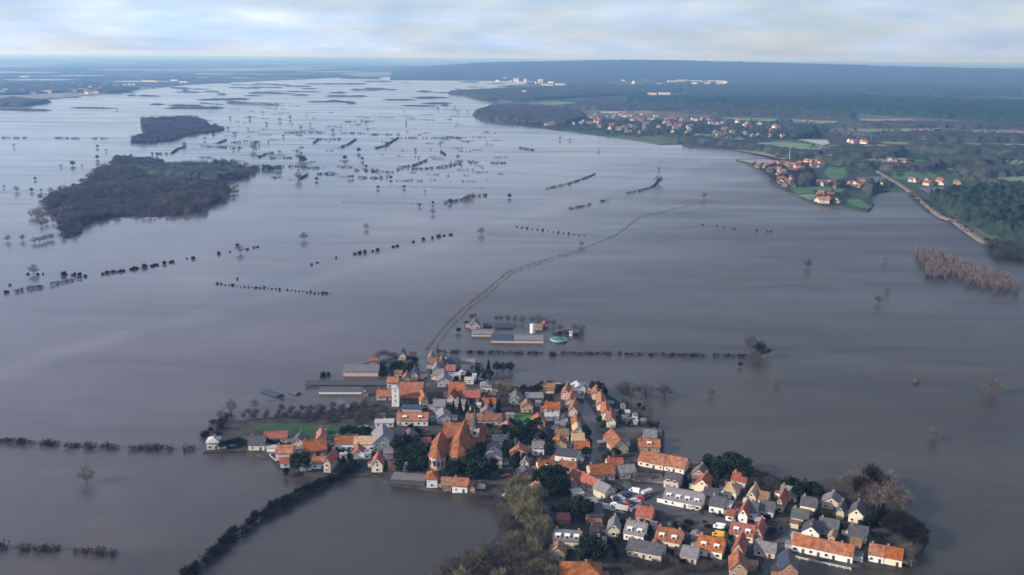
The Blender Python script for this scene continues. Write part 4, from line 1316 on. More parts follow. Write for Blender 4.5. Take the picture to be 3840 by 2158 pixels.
H(1128, 1768, 1168, 1764, 4, 2.4, 0, 'f', 'pale', 'white', 'white flat shed left of the low white house', ch=0, win=0, name='shed', cat='shed')
H(1214, 1772, 1240, 1774, 11, 6.4, 3.6, 'g', 'red', 'beige', 'tall narrow beige gable with a red roof at the top of the drowned road')
H(1400, 1696, 1476, 1692, 15, 6.0, 6.5, 'g', 'lilac', 'grey', 'large pale grey barn gable left of the garden trees', name='barn', cat='barn', ch=0)
H(1394, 1662, 1424, 1660, 8, 4.0, 3.0, 'g', 'navy', 'grey', 'small grey house with a navy gable roof behind the grey barn')
H(1440, 1722, 1474, 1720, 6, 3.0, 0, 'f', 'lilac', 'grey', 'flat grey annex in front of the large grey barn', ch=0)
H(1394, 1772, 1434, 1772, 9, 5.2, 4.6, 'g', 'red', 'cream', 'cream gabled house with a steep maroon roof beside the drowned road', ch=1)
H(1455, 1766, 1484, 1766, 5, 2.6, 2.0, 's', 'orange', 'tanbrick', 'tiny orange roofed shed right of the steep maroon roof', ch=0, win=0, name='shed', cat='shed')
H(1512, 1768, 1542, 1768, 4, 2.2, 1.6, 'g', 'pale', 'white', 'tiny pale gabled shed under the dark garden trees', ch=0, win=0, name='shed', cat='shed')
H(1466, 1814, 1592, 1822, 7, 2.6, 0, 'f', 'grey', 'dark', 'long flat grey shed roof at the waterside', ch=0, win=0, name='shed', cat='shed')
H(1600, 1830, 1640, 1830, 7, 5.6, 3.4, 'h', 'orange', 'white', 'white waterside house with an orange hipped roof', ch=1)
H(1655, 1842, 1692, 1842, 8, 3.6, 2.8, 's', 'brown', 'brick', 'brown waterside barn between the two white houses', ch=0, name='barn', cat='barn')
H(1696, 1846, 1752, 1850, 7, 4.2, 3.2, 's', 'orange', 'white', 'white waterside house with an orange gabled roof')
H(1758, 1848, 1780, 1850, 5, 2.4, 2.2, 'g', 'orange', 'tanbrick', 'little orange gabled hut right of the waterside houses', ch=0, win=0, name='shed', cat='shed')
# around the church
H(1822, 1758, 1882, 1757, 9, 6.0, 2.8, 'h', 'lilac', 'cream', 'tall cream villa with a grey hipped roof right of the church', ch=1)
H(1848, 1682, 1900, 1682, 8, 5.2, 1.8, 'h', 'lilac', 'cream', 'cream house with a flat looking grey roof behind the cream villa')
H(1925, 1688, 1944, 1688, 5, 4.4, 1.6, 'g', 'slate', 'white', 'narrow white house end among dark trees', ch=0)
H(1952, 1760, 1984, 1762, 7, 3.8, 3.0, 'g', 'grey', 'white', 'small white gable with a grey roof left of the dormered orange house')
H(1996, 1708, 2040, 1709, 8, 5.2, 2.4, 's', 'lilac', 'white', 'white house with a dark lilac roof left of the big white block')
H(2080, 1742, 2160, 1752, 9, 6.4, 2.2, 's', 'slate', 'white', 'big white two storey block with a dark roof by the street', ch=0, dorm=0)
H(2022, 1786, 2082, 1782, 8, 3.8, 4.4, 's', 'orange', 'cream', 'orange roofed house with a red dormer below the big white block', dorm=1)
H(2218, 1806, 2306, 1800, 10, 4.0, 4.2, 's', 'orange', 'beige', 'farmhouse with a broad orange roof above the maroon wing', ch=1)
H(2226, 1852, 2262, 1838, 16, 3.6, 4.4, 'g', 'red', 'beige', 'maroon roofed farm wing with a beige gable at the paved yard', ch=0)
H(2280, 1764, 2338, 1762, 7, 3.2, 3.0, 's', 'red', 'cream', 'low red roofed house with a yellowish wall above the farm')
H(2130, 1838, 2166, 1834, 6, 3.0, 3.0, 'g', 'orange', 'grey', 'small orange roofed house left of the paved yard')
H(2178, 1812, 2208, 1806, 5, 3.0, 0, 'f', 'pale', 'white', 'white flat roofed annex left of the farmhouse', ch=0)
H(2150, 1872, 2190, 1868, 5, 2.6, 0, 'f', 'pale', 'white', 'pale flat roofed shop on the paved yard', ch=0)
H(2094, 1968, 2138, 1966, 6, 2.4, 2.2, 's', 'red', 'brick', 'small red shed roof left of the dark garden trees', ch=0, win=0, name='shed', cat='shed')
H(2074, 2056, 2176, 2064, 9, 4.8, 3.2, 's', 'grey', 'cream', 'cream terrace under one grey roof with three dormers at the bottom', dorm=3, ch=2)
H(2234, 2066, 2272, 2068, 7, 3.0, 2.6, 's', 'slate', 'white', 'low white house with a dark roof right of the cream terrace')
H(2278, 2012, 2322, 2016, 8, 4.2, 3.8, 'g', 'grey', 'beige', 'grey brown gabled house above the low white house')
H(2338, 2026, 2412, 2034, 10, 4.0, 4.6, 's', 'grey', 'white', 'double house with a big grey roof and white dormers', dorm=2, ch=2)
H(2348, 2090, 2478, 2104, 9, 3.8, 3.0, 's', 'slate', 'beige', 'wide beige house with a dark slate roof below the double house', ch=1)
H(2100, 2196, 2256, 2200, 11, 4.6, 4.4, 'h', 'orange', 'beige', 'orange hipped roof cut by the bottom edge of the picture', ch=1, slope=0.03)
# right quarter
H(2392, 1756, 2486, 1756, 10, 3.6, 4.4, 's', 'orange', 'cream', 'left block of the double orange roofs near the right shore', ch=0)
H(2488, 1772, 2564, 1772, 10, 3.6, 4.4, 's', 'orange', 'white', 'right block of the double orange roofs near the right shore', ch=0)
H(2488, 1832, 2542, 1834, 8, 5.2, 3.0, 's', 'slate', 'pink', 'pinkish house with a dark blue grey roof below the double orange roofs')
H(2486, 1904, 2626, 1904, 10, 3.6, 4.6, 's', 'lilac', 'white', 'white terrace with a wide grey lilac roof and four white dormers', dorm=4, ch=2)
H(2602, 1846, 2658, 1846, 9, 4.0, 4.4, 'g', 'red', 'cream', 'cream gable with a red roof beside the evergreens')
H(2712, 1874, 2758, 1872, 9, 4.6, 3.8, 'h', 'tan', 'cream', 'cream house with a pyramid like tan roof under the evergreens', ch=1)
H(2658, 1926, 2712, 1926, 8, 4.4, 4.0, 's', 'slate', 'white', 'white house with a blue grey roof left of the white gable')
H(2700, 1926, 2738, 1922, 6, 4.2, 1.0, 's', 'pale', 'white', 'bright white annex with a pale roof between two dark roofs', ch=0)
H(2766, 1962, 2800, 1960, 11, 4.6, 4.2, 'g', 'red', 'white', 'big white gable with a small red roof in the right quarter')
H(2800, 1948, 2834, 1950, 9, 4.4, 3.6, 's', 'slate', 'white', 'white house with a dark roof joined to the big white gable')
H(2720, 1956, 2750, 1954, 6, 3.0, 2.0, 's', 'red', 'white', 'little white house with a red ridge left of the big white gable', ch=0)
H(2798, 1892, 2832, 1890, 9, 4.4, 3.8, 'g', 'tan', 'beige', 'tan gable left part of the tan brown house by the shore trees')
H(2834, 1896, 2876, 1896, 7, 4.0, 2.8, 's', 'brown', 'pink', 'pinkish wing right part of the tan brown house by the shore trees', ch=0)
H(2844, 1940, 2898, 1942, 8, 4.2, 3.6, 's', 'slate', 'grey', 'grey house with a blue grey roof right of the big white gable')
H(2908, 1920, 2934, 1922, 12, 4.8, 4.2, 'g', 'red', 'tanbrick', 'narrow tan gable with a maroon roof beside the right street')
H(2998, 1928, 3054, 1930, 8, 5.0, 3.4, 's', 'slate', 'cream', 'cream house with a dark purple roof under the right evergreens')
H(3134, 1948, 3162, 1950, 8, 4.6, 3.2, 'g', 'slate', 'beige', 'narrow beige gable end with a dark roof')
H(3180, 1962, 3234, 1962, 9, 5.0, 4.0, 'g', 'slate', 'cream', 'cream gable with a brown centre and a purple roof at the right end')
H(3066, 2008, 3138, 2008, 9, 3.2, 4.0, 's', 'slate', 'beige', 'left of the two dark slate roofs above the long orange row')
H(3178, 2034, 3248, 2034, 9, 3.2, 4.0, 's', 'slate', 'beige', 'right of the two dark slate roofs above the long orange row')
H(3104, 2036, 3128, 2036, 5, 2.8, 1.2, 'g', 'tan', 'tanbrick', 'small tan annex between the slate roof and the orange row', ch=0)
H(3186, 2056, 3228, 2056, 5, 2.4, 0, 'f', 'brown', 'brick', 'flat brown annex below the right slate roof', ch=0)
H(2454, 2056, 2546, 2056, 9, 4.2, 4.6, 's', 'orange', 'cream', 'orange roofed semi with white dormers, left of the pair at the bottom', dorm=2, ch=2)
H(2610, 2090, 2706, 2090, 9, 4.2, 4.6, 's', 'orange', 'cream', 'orange roofed semi with white dormers, right of the pair at the bottom', dorm=2, ch=2)
H(2550, 2112, 2610, 2112, 9, 3.4, 2.8, 's', 'lilac', 'beige', 'low house with a grey lilac roof between the two orange semis', ch=0)
H(2734, 2030, 2822, 2030, 9, 3.8, 3.8, 's', 'red', 'cream', 'long house with a dull red roof below the white gable', dorm=2)
H(2824, 2030, 2854, 2030, 10, 4.0, 4.2, 'g', 'red', 'amber', 'orange gable with a maroon roof at the end of the dull red roof')
H(2742, 2104, 2784, 2104, 10, 5.4, 5.0, 'g', 'red', 'tanbrick', 'tall gable with white windows and a maroon roof by the street')
H(2736, 2170, 2800, 2170, 10, 4.6, 4.6, 'g', 'orange', 'tanbrick', 'brown gable with an orange roof cut by the bottom edge', slope=0.1)
H(2922, 2176, 2990, 2176, 11, 5.0, 5.0, 'g', 'navy', 'brick', 'brown brick gable with white edges and a navy roof at the bottom edge', slope=0.1)
for i in range(4):
    xa, xb = 2968 + i * 57, 2968 + (i + 1) * 57
    ya, yb = 2066 + i * 12.2, 2066 + (i + 1) * 12.2
    r = H(xa, ya, xb - 0.4, yb, 9, 3.7, 3.6, 's', 'orange', 'white', ['leftmost bay of the long white row with one orange roof', 'second bay from the left of the long white row with one orange roof', 'third bay from the left of the long white row with one orange roof', 'rightmost bay of the long white row with one orange roof'][i], ch=1 if i in (1, 3) else 0, slope=0.2, ov=0.3)
H(3254, 2110, 3312, 2110, 9, 3.7, 3.6, 's', 'orange', 'white', 'left half of the short white row with an orange roof at the right end', slope=0.2, ov=0.3)
H(3313, 2121.5, 3380, 2121.5, 9, 3.7, 3.6, 's', 'orange', 'cream', 'right half of the short white row with an orange roof at the right end', slope=0.2, ov=0.3)
# far end of the village
H(1494, 1352, 1520, 1352, 8, 4.4, 3.8, 'g', 'navy', 'beige', 'beige gable with a black roof at the far left end of the village')
H(1538, 1428, 1566, 1428, 9, 4.4, 3.2, 'g', 'navy', 'cream', 'cream house with a black roof just above the big hall roof')
H(1510, 1440, 1536, 1440, 7, 4.0, 3.0, 'g', 'terra', 'tanbrick', 'orange brown gable peeping over the big hall roof')
H(1452, 1458, 1492, 1458, 8, 4.8, 3.0, 's', 'orange', 'grey', 'grey house with an orange roof left of the big hall')
H(1412, 1502, 1466, 1502, 8, 3.2, 3.4, 's', 'terra', 'grey', 'low red roofed house left of the white tower')
H(1496, 1516, 1584, 1516, 18, 5.0, 8.5, 's', 'terra', 'dark', 'big hall with a huge terracotta roof behind the white tower', ch=0)
H(1578, 1532, 1606, 1530, 12, 5.6, 4.4, 'g', 'terra', 'beige', 'beige gabled wing at the right end of the big hall')
H(1488, 1598, 1604, 1598, 9, 4.0, 4.0, 's', 'terra', 'white', 'long white trimmed house with a terracotta roof below the big hall', dorm=2)
H(1406, 1604, 1476, 1602, 6, 2.6, 0, 'f', 'pale', 'white', 'low white flat building left of the long trimmed house', ch=0)
H(1508, 1546, 1580, 1548, 6, 2.6, 1.4, 's', 'navy', 'grey', 'dark blue shed roof in the courtyard of the big hall', ch=0, win=0, name='shed', cat='shed')
for i, (x1, y1, x2, y2, w, rf, lab) in enumerate([
    (1606, 1366, 1628, 1366, 'pink', 'brown', 'farthest pale house of the street row beside the canal'), (1612, 1386, 1640, 1386, 'beige', 'brown', 'second pale house of the street row beside the canal'),
    (1622, 1408, 1652, 1408, 'grey', 'lilac', 'third pale house of the street row beside the canal'), (1630, 1428, 1664, 1428, 'pink', 'lilac', 'fourth pale house of the street row beside the canal'), (1640, 1452, 1688, 1452, 'grey', 'lilac', 'nearest pale house of the street row beside the canal')]):
    H(x1, y1, x2, y2, 9, 4.6, 3.4, 's' if i % 2 else 'g', rf, w, lab)
H(1644, 1390, 1668, 1390, 10, 5.6, 4.6, 'g', 'terra', 'tanbrick', 'tall brown gable in the far street behind the pale row')
H(1676, 1384, 1716, 1384, 9, 4.4, 3.6, 's', 'navy', 'amber', 'amber walled house with a navy roof at the far end')
H(1672, 1406, 1706, 1406, 7, 3.6, 3.4, 's', 'red', 'brick', 'dark red roofed house in front of the amber house')
H(1682, 1424, 1726, 1424, 6, 3.2, 0, 'f', 'pale', 'white', 'white flat building in the far street', ch=0)
H(1742, 1442, 1776, 1442, 6, 2.8, 0, 'f', 'pale', 'white', 'pale flat building with a bright front behind the big orange roof', ch=0)
H(1772, 1430, 1786, 1430, 4, 4.4, 0, 'f', 'pale', 'white', 'small bright white cube shaped building', ch=0, win=0)
H(1725, 1400, 1780, 1402, 7, 3.0, 2.4, 's', 'slate', 'dark', 'dark barn roof at the far right end of the village', ch=0, win=0, name='barn', cat='barn')
H(1730, 1372, 1780, 1372, 6, 2.6, 1.6, 's', 'grey', 'pink', 'long low shed beside the straight hedge', ch=0, win=0, name='shed', cat='shed')
H(1682, 1494, 1740, 1496, 12, 4.6, 6.0, 's', 'orange', 'beige', 'large orange roof right of the far street')
H(1672, 1518, 1706, 1520, 10, 4.2, 4.8, 'g', 'orange', 'pink', 'pinkish orange gable in front of the large orange roof')
H(1736, 1508, 1800, 1508, 9, 3.6, 4.0, 's', 'red', 'dark', 'long dark red roof right of the large orange roof', ch=1)
H(1702, 1536, 1742, 1540, 8, 3.8, 2.6, 's', 'lilac', 'pink', 'pale pinkish house below the orange gable')
H(1802, 1472, 1844, 1472, 8, 4.4, 2.6, 'h', 'lilac', 'cream', 'cream hipped house left of the tan bare trees')
H(1748, 1596, 1812, 1596, 8, 3.8, 3.2, 's', 'terra', 'tanbrick', 'left half of the terracotta row behind the church tower')
H(1814, 1596, 1882, 1596, 8, 3.8, 3.2, 's', 'terra', 'pink', 'right half of the terracotta row behind the church tower')
H(1640, 1590, 1690, 1588, 10, 4.0, 3.4, 'g', 'lilac', 'grey', 'grey gabled house with a lilac roof behind the chapel')
H(1625, 1546, 1668, 1546, 9, 4.2, 3.4, 's', 'lilac', 'grey', 'grey house beside the main street below the hall wing')
# right half of the far village
H(2038, 1474, 2082, 1474, 8, 4.2, 2.0, 's', 'brown', 'amber', 'yellow house in the dark hedge at the far right side')
H(2148, 1480, 2196, 1478, 8, 4.4, 3.0, 'g', 'pale', 'white', 'bright white house at the head of the flooded street')
H(2202, 1478, 2214, 1478, 5, 4.0, 2.0, 'g', 'slate', 'white', 'narrow white gable right of the bright white house', ch=0)
H(1972, 1510, 2038, 1510, 9, 3.0, 0, 'f', 'lilac', 'dark', 'long flat lilac roof left of the terracotta rows', ch=0, win=0, name='shed', cat='shed')
H(2044, 1550, 2100, 1550, 8, 3.6, 3.0, 's', 'orange', 'beige', 'orange roofed house standing across the left terracotta row')
H(2044, 1580, 2074, 1580, 6, 2.8, 0, 'f', 'pale', 'white', 'left of two white flat sheds behind the left terracotta row', ch=0, win=0, name='shed', cat='shed')
H(2078, 1578, 2096, 1578, 6, 2.8, 0, 'f', 'pale', 'white', 'right of two white flat sheds behind the left terracotta row', ch=0, win=0, name='shed', cat='shed')
for x1, y1, D, lab, w in [(2100, 1498, 13, 'farthest house of the left terracotta row', 'pink'), (2116, 1530, 13, 'middle house of the left terracotta row', 'beige'), (2128, 1562, 12, 'nearest house of the left terracotta row', 'pink')]:
    H(x1 + 4, y1, x1 + 36, y1 + 2, D, 4.4, 3.6, 'g', 'terra', w, lab)
for x1, y1, D, lab, w in [(2216, 1500, 16, 'farthest house of the right terracotta row', 'beige'), (2234, 1540, 16, 'second house of the right terracotta row', 'cream'), (2252, 1574, 13, 'third house of the right terracotta row', 'cream'), (2272, 1604, 12, 'nearest house of the right terracotta row with a cream gable', 'cream')]:
    H(x1 + 4, y1, x1 + 36, y1 + 1, D, 4.4, 3.6, 'g', 'orange' if y1 > 1550 else 'terra', w, lab)
H(2146, 1612, 2178, 1612, 8, 4.2, 3.4, 'g', 'orange', 'tanbrick', 'orange gable at the bend below the left terracotta row')
H(2150, 1640, 2182, 1640, 8, 4.2, 3.4, 'g', 'tan', 'cream', 'tan gable below the orange gable at the bend')
H(2146, 1676, 2192, 1676, 9, 4.4, 2.8, 's', 'tan', 'beige', 'beige house by the flooded street above the big white block')
H(2084, 1654, 2132, 1654, 8, 4.0, 2.6, 's', 'brown', 'beige', 'dull beige house left of the flooded street')
H(2082, 1610, 2120, 1610, 6, 2.6, 1.4, 's', 'grey', 'grey', 'grey shed in the gardens left of the flooded street', ch=0, win=0, name='shed', cat='shed')
H(2296, 1704, 2356, 1700, 16, 4.2, 5.4, 'g', 'orange', 'beige', 'big house with a long pale orange roof side right of the flooded street')
H(2394, 1696, 2474, 1696, 8, 3.6, 3.4, 's', 'orange', 'tanbrick', 'long orange roof with an orange dormer by the right shore', dorm=1, slope=0.04)
H(2360, 1594, 2392, 1594, 5, 2.4, 0, 'f', 'pale', 'white', 'white flat shed in the gardens right of the right terracotta row', ch=0, win=0, name='shed', cat='shed')
for i, (x, y, lab) in enumerate([(2330, 1535, 'farthest'), (2345, 1560, 'second farthest'), (2375, 1572, 'middle'), (2405, 1592, 'second nearest'), (2335, 1580, 'nearest')]):
    H(x, y, x + 16, y, 4, 2.2, 1.0, 's' if i % 2 else 'f', ['grey', 'pale', 'lilac', 'grey', 'pale'][i], ['white', 'grey', 'white', 'pink', 'grey'][i], lab + ' small garden shed right of the right terracotta row', ch=0, win=0, name='shed', cat='shed')
# left outlying sheds in the water
H(1288, 1408, 1420, 1408, 14, 2.8, 2.6, 's', 'grey', 'pink', 'long barn with a grey green roof and pinkish wall on the left fringe', ch=0, win=0, name='barn', cat='barn')
H(1386, 1368, 1414, 1368, 5, 3.0, 1.8, 's', 'red', 'brick', 'little bright red roof behind the grey green barn', ch=0, win=0, name='shed', cat='shed')
H(1145, 1450, 1450, 1452, 8, 1.4, 1.4, 's', 'slate', 'dark', 'very long dark roof strip in the water on the left fringe', ch=0, win=0, name='barn', cat='barn', z0=0.0)
H(1196, 1478, 1356, 1478, 7, 2.0, 1.2, 's', 'slate', 'white', 'long low white barn in the water below the dark roof strip', ch=0, win=0, name='barn', cat='barn', z0=0.0)
H(1036, 1492, 1062, 1484, 14, 0.5, 1.2, 'g', 'navy', 'dark', 'drowned dark shed roof in the left water', ch=0, win=0, name='shed', cat='shed', z0=0.0)
H(1108, 1484, 1128, 1478, 6, 0.5, 0.9, 'g', 'slate', 'dark', 'tiny drowned roof right of the drowned shed', ch=0, win=0, name='shed', cat='shed', z0=0.0)
H(1302, 1542, 1330, 1536, 13, 1.2, 2.6, 'g', 'slate', 'dark', 'black shed roof in the orchard', ch=0, win=0, name='shed', cat='shed')
# the flooded farm
H(1764, 1234, 1798, 1234, 10, 2.6, 5.0, 'g', 'slate', 'pink', 'pink gabled farmhouse with a black roof at the flooded farm', z0=0.0)
H(1770, 1262, 1846, 1263, 9, 2.0, 2.4, 's', 'lilac', 'beige', 'grey roofed byre with a beige front at the flooded farm', ch=0, win=0, name='barn', cat='barn', z0=0.0)
H(1842, 1286, 1926, 1287, 13, 2.4, 2.2, 's', 'navy', 'pink', 'left part of the long farm barn with a navy roof', ch=0, win=0, name='barn', cat='barn', z0=0.0)
H(1927, 1287, 2038, 1288, 13, 2.4, 2.2, 's', 'grey', 'pink', 'right part of the long farm barn with a grey roof', ch=0, win=0, name='barn', cat='barn', z0=0.0)
H(1858, 1234, 1924, 1234, 9, 1.2, 1.8, 's', 'navy', 'dark', 'low barn with a dark roof behind the flooded farmyard', ch=0, win=0, name='barn', cat='barn', z0=0.0)
H(1814, 1228, 1846, 1228, 7, 1.2, 1.6, 's', 'slate', 'dark', 'small dark roof beside the pink farmhouse', ch=0, win=0, name='barn', cat='barn', z0=0.0)
H(2036, 1228, 2052, 1228, 6, 2.2, 2.4, 'g', 'red', 'brick', 'small red roofed shed at the flooded farm', ch=0, win=0, name='shed', cat='shed', z0=0.0)
H(2010, 1238, 2034, 1238, 7, 2.2, 1.8, 's', 'brown', 'pink', 'brown roofed shed left of the red shed at the flooded farm', ch=0, win=0, name='shed', cat='shed', z0=0.0)
H(2136, 1262, 2146, 1262, 4, 3.2, 0, 'f', 'pale', 'white', 'tiny white hut at the right end of the flooded farm', ch=0, win=0, name='shed', cat='shed', z0=0.0)


CUT = {'at', 'between', 'behind', 'below', 'above', 'right', 'left', 'in', 'nearest', 'by', 'on', 'under', 'beside', 'among', 'joined', 'peeping', 'just', 'near', 'cut', 'standing', 'alone'}


def nick(o, n):
    ws = o['label'].split()
    k_ = next((i for i, w_ in enumerate(ws) if w_ in CUT and i > 3), len(ws))
    k2 = next((i for i, w_ in enumerate(ws) if w_ in CUT and i > k_ + 1), len(ws))
    ws = ws[:min(k2, n)]
    while ws[-1] in ('the', 'a', 'of', 'with', 'and', 'one', 'in', 'by', 'at', 'to', 'white', 'dark', 'big', 'tan'):
        ws = ws[:-1]
    return ' '.join(ws)


# smaller cottages filling the plots between the houses
homes = [o for o in COL.objects if o.get('category') in ('house', 'barn', 'shed') and o.type == 'EMPTY']


def foot(o):
    w_ = next(ch for ch in o.children if ch.name.startswith('wall'))
    xs, ys = [v.co.x for v in w_.data.vertices], [v.co.y for v in w_.data.vertices]
    c_, s_ = math.cos(o.rotation_euler.z), math.sin(o.rotation_euler.z)
    my = (min(ys) + max(ys)) / 2
    return (o.location.x - s_ * my, o.location.y + c_ * my, 0.5 * max(max(xs) - min(xs), max(ys) - min(ys)), 0.5 * min(max(xs) - min(xs), max(ys) - min(ys)), o)


spots = [foot(o) for o in homes]
keep_off = [[tuple(at(x, y, GZ))[:2] for x, y in pg] for pg in (
    [(2140, 1484), (2190, 1490), (2262, 1600), (2282, 1660), (2275, 1715), (2110, 1845), (2085, 1838), (2190, 1742), (2222, 1690), (2178, 1555)],
    [(2240, 1905), (2330, 1808), (2600, 1850), (2580, 1905), (2500, 1925), (2395, 1900), (2340, 1928)],
    [(2800, 2240), (2930, 2240), (2992, 1990), (2962, 1975), (2895, 2045)], [(2480, 1925), (2640, 1915), (2800, 1975), (2960, 1975), (2940, 1998), (2760, 2000), (2560, 1962)],
    [(1885, 1545), (2035, 1555), (2040, 1592), (1900, 1585)], [(1490, 1690), (1610, 1690), (1610, 1790), (1490, 1790)], [(1600, 1590), (1850, 1590), (1850, 1810), (1600, 1810)], [(1568, 1330), (1640, 1330), (1640, 1440), (1568, 1440)])]
lot = [(1420, 1640), (1480, 1540), (1610, 1560), (1700, 1520), (1900, 1500), (2080, 1500), (2200, 1620), (2300, 1640), (2480, 1640), (2500, 1740), (2700, 1800), (2950, 1840), (3230, 1930), (3280, 2070), (2960, 2050), (2900, 2120), (2300, 2130), (2080, 2090), (2070, 1900), (1900, 1790)]
cand = fill(lot, 3.0, 0.5, GZ)
random.shuffle(cand)
made = 0
for x, y in cand:
    if made >= 30:
        break
    if any(inside(np.array([x]), np.array([y]), pg)[0] for pg in keep_off):
        continue
    ds = sorted((math.hypot(x - s_[0], y - s_[1]) - 0.55 * s_[2] - 0.45 * s_[3], i) for i, s_ in enumerate(spots))
    if ds[0][0] < 5.6 or ds[0][0] > 16:
        continue
    nb = spots[ds[0][1]][4]
    src = nb if not nb['label'].startswith(('small cottage', 'low ', 'cottage')) and 'cottage' not in nb['label'] else None
    if src is None:
        continue
    W_, D_ = random.uniform(6.0, 8.5), random.uniform(6.0, 7.5)
    a_ = nb.rotation_euler.z + random.choice([0, 0, math.pi / 2, -math.pi / 2]) if y < 560 else nb.rotation_euler.z
    dx = Vector((math.cos(a_), math.sin(a_), 0)) * W_ / 2
    up = Vector((-math.sin(a_), math.cos(a_), 0)) * D_ / 2
    rf_ = random.choice(['orange', 'terra', 'slate', 'slate', 'grey', 'grey', 'red', 'brown'])
    wl_ = random.choice(['white', 'beige', 'tanbrick', 'tanbrick', 'brick', 'brick', 'pink'])
    p_ = Vector((x, y, 0)) - up
    r_ = house_at(p_ - dx, p_ + dx, D_, random.uniform(3.4, 4.9), random.uniform(3.0, 4.0), random.choice('ssg'), rf_, wl_,
                  {'orange': 'orange', 'terra': 'terracotta', 'slate': 'dark', 'grey': 'grey', 'red': 'red', 'brown': 'brown'}[rf_] + ' roofed cottage with ' + {'tanbrick': 'tan brick', 'pink': 'pinkish'}.get(wl_, wl_) + ' walls beside the ' + nick(nb, 7), dorm=0)
    spots.append(foot(r_))
    made += 1
print('cottages', made)

# an outbuilding for most houses
for o in [o for o in COL.objects if o.get('category') == 'house' and o.type == 'EMPTY' and o.location.y < 640]:
    if random.random() < 0.25:
        continue
    if 'cottage' in o['label']:
        continue
    a_ = o.rotation_euler.z + random.choice([0.0, math.pi / 2])
    r_ = random.uniform(8.5, 11.5)
    th = o.rotation_euler.z + random.choice([0.15, 0.6, 1.0, 1.6, 2.2, 2.7])
    cx_, cy_ = o.location.x + r_ * math.cos(th), o.location.y + 4 + r_ * math.sin(th)
    rf_ = random.choice(['slate', 'grey', 'pale', 'brown', 'terra', 'lilac'])
    wl_ = random.choice(['grey', 'brick', 'white', 'dark', 'tanbrick', 'pink'])
    w_ = random.uniform(2.6, 4.6)
    dx = Vector((math.cos(a_), math.sin(a_), 0)) * w_ / 2
    p_ = Vector((cx_, cy_, 0))
    house_at(p_ - dx, p_ + dx, random.uniform(2.6, 4.5), random.uniform(2.0, 2.5), random.uniform(0.8, 1.6), random.choice(['s', 'g', 'f', 'f']), rf_, wl_,
             'low ' + {'slate': 'dark', 'grey': 'grey', 'pale': 'pale', 'brown': 'brown', 'terra': 'reddish', 'lilac': 'grey'}[rf_] + ' shed beside the ' + nick(o, 11), ch=0, win=0, name='shed', cat='shed')


def silo(x, y, r, h, label, body, roofm, z0=0.0):
    root = tag(link('silo', None, loc=at(x, y, z0)), label, 'silo')
    b = MB()
    b.cone(0, 0, -1, h, r, r, 20)
    link('tank', b.mesh('tank', body), root)
    b = MB()
    b.cone(0, 0, h - 0.02, h + 0.25, r + 0.12, r + 0.12, 20)
    link('rim', b.mesh('rim', M_TRIM), root)
    b = MB()
    b.cone(0, 0, h + 0.23, h + 0.2 + r * 0.35, r, 0.1, 20)
    link('roof', b.mesh('roof', roofm), root)


silo(1997, 1248, 1.8, 6.0, 'white upright silo in the flooded farmyard', M_TRIM, ROOF['pale'])
silo(2094, 1280, 5.6, 1.3, 'wide round teal tank with a pale rim at the flooded farm', ROOF['teal'], ROOF['teal'])
hedge([(2076, 1258), (2110, 1252), (2140, 1258), (2170, 1262)], 3.2, 3.5, M_HEDGED, 'dark hedge round the right end of the flooded farm')
for x, y, h in [(1768, 1200, 6), (1778, 1198, 6), (1862, 1206, 6), (1880, 1205, 6), (1905, 1205, 6), (1932, 1208, 6), (1960, 1212, 7), (1995, 1212, 7), (2020, 1214, 8), (2048, 1218, 7), (2075, 1222, 6), (2100, 1240, 6), (2155, 1240, 6), (2180, 1246, 7), (2182, 1262, 6)]:
    tree('bare', x, y, h, 'bare tree of the row behind the flooded farm', 'bare trees behind the flooded farm')
bush('brown', 1748, 1212, 3, 'small bush left of the pink farmhouse gable')

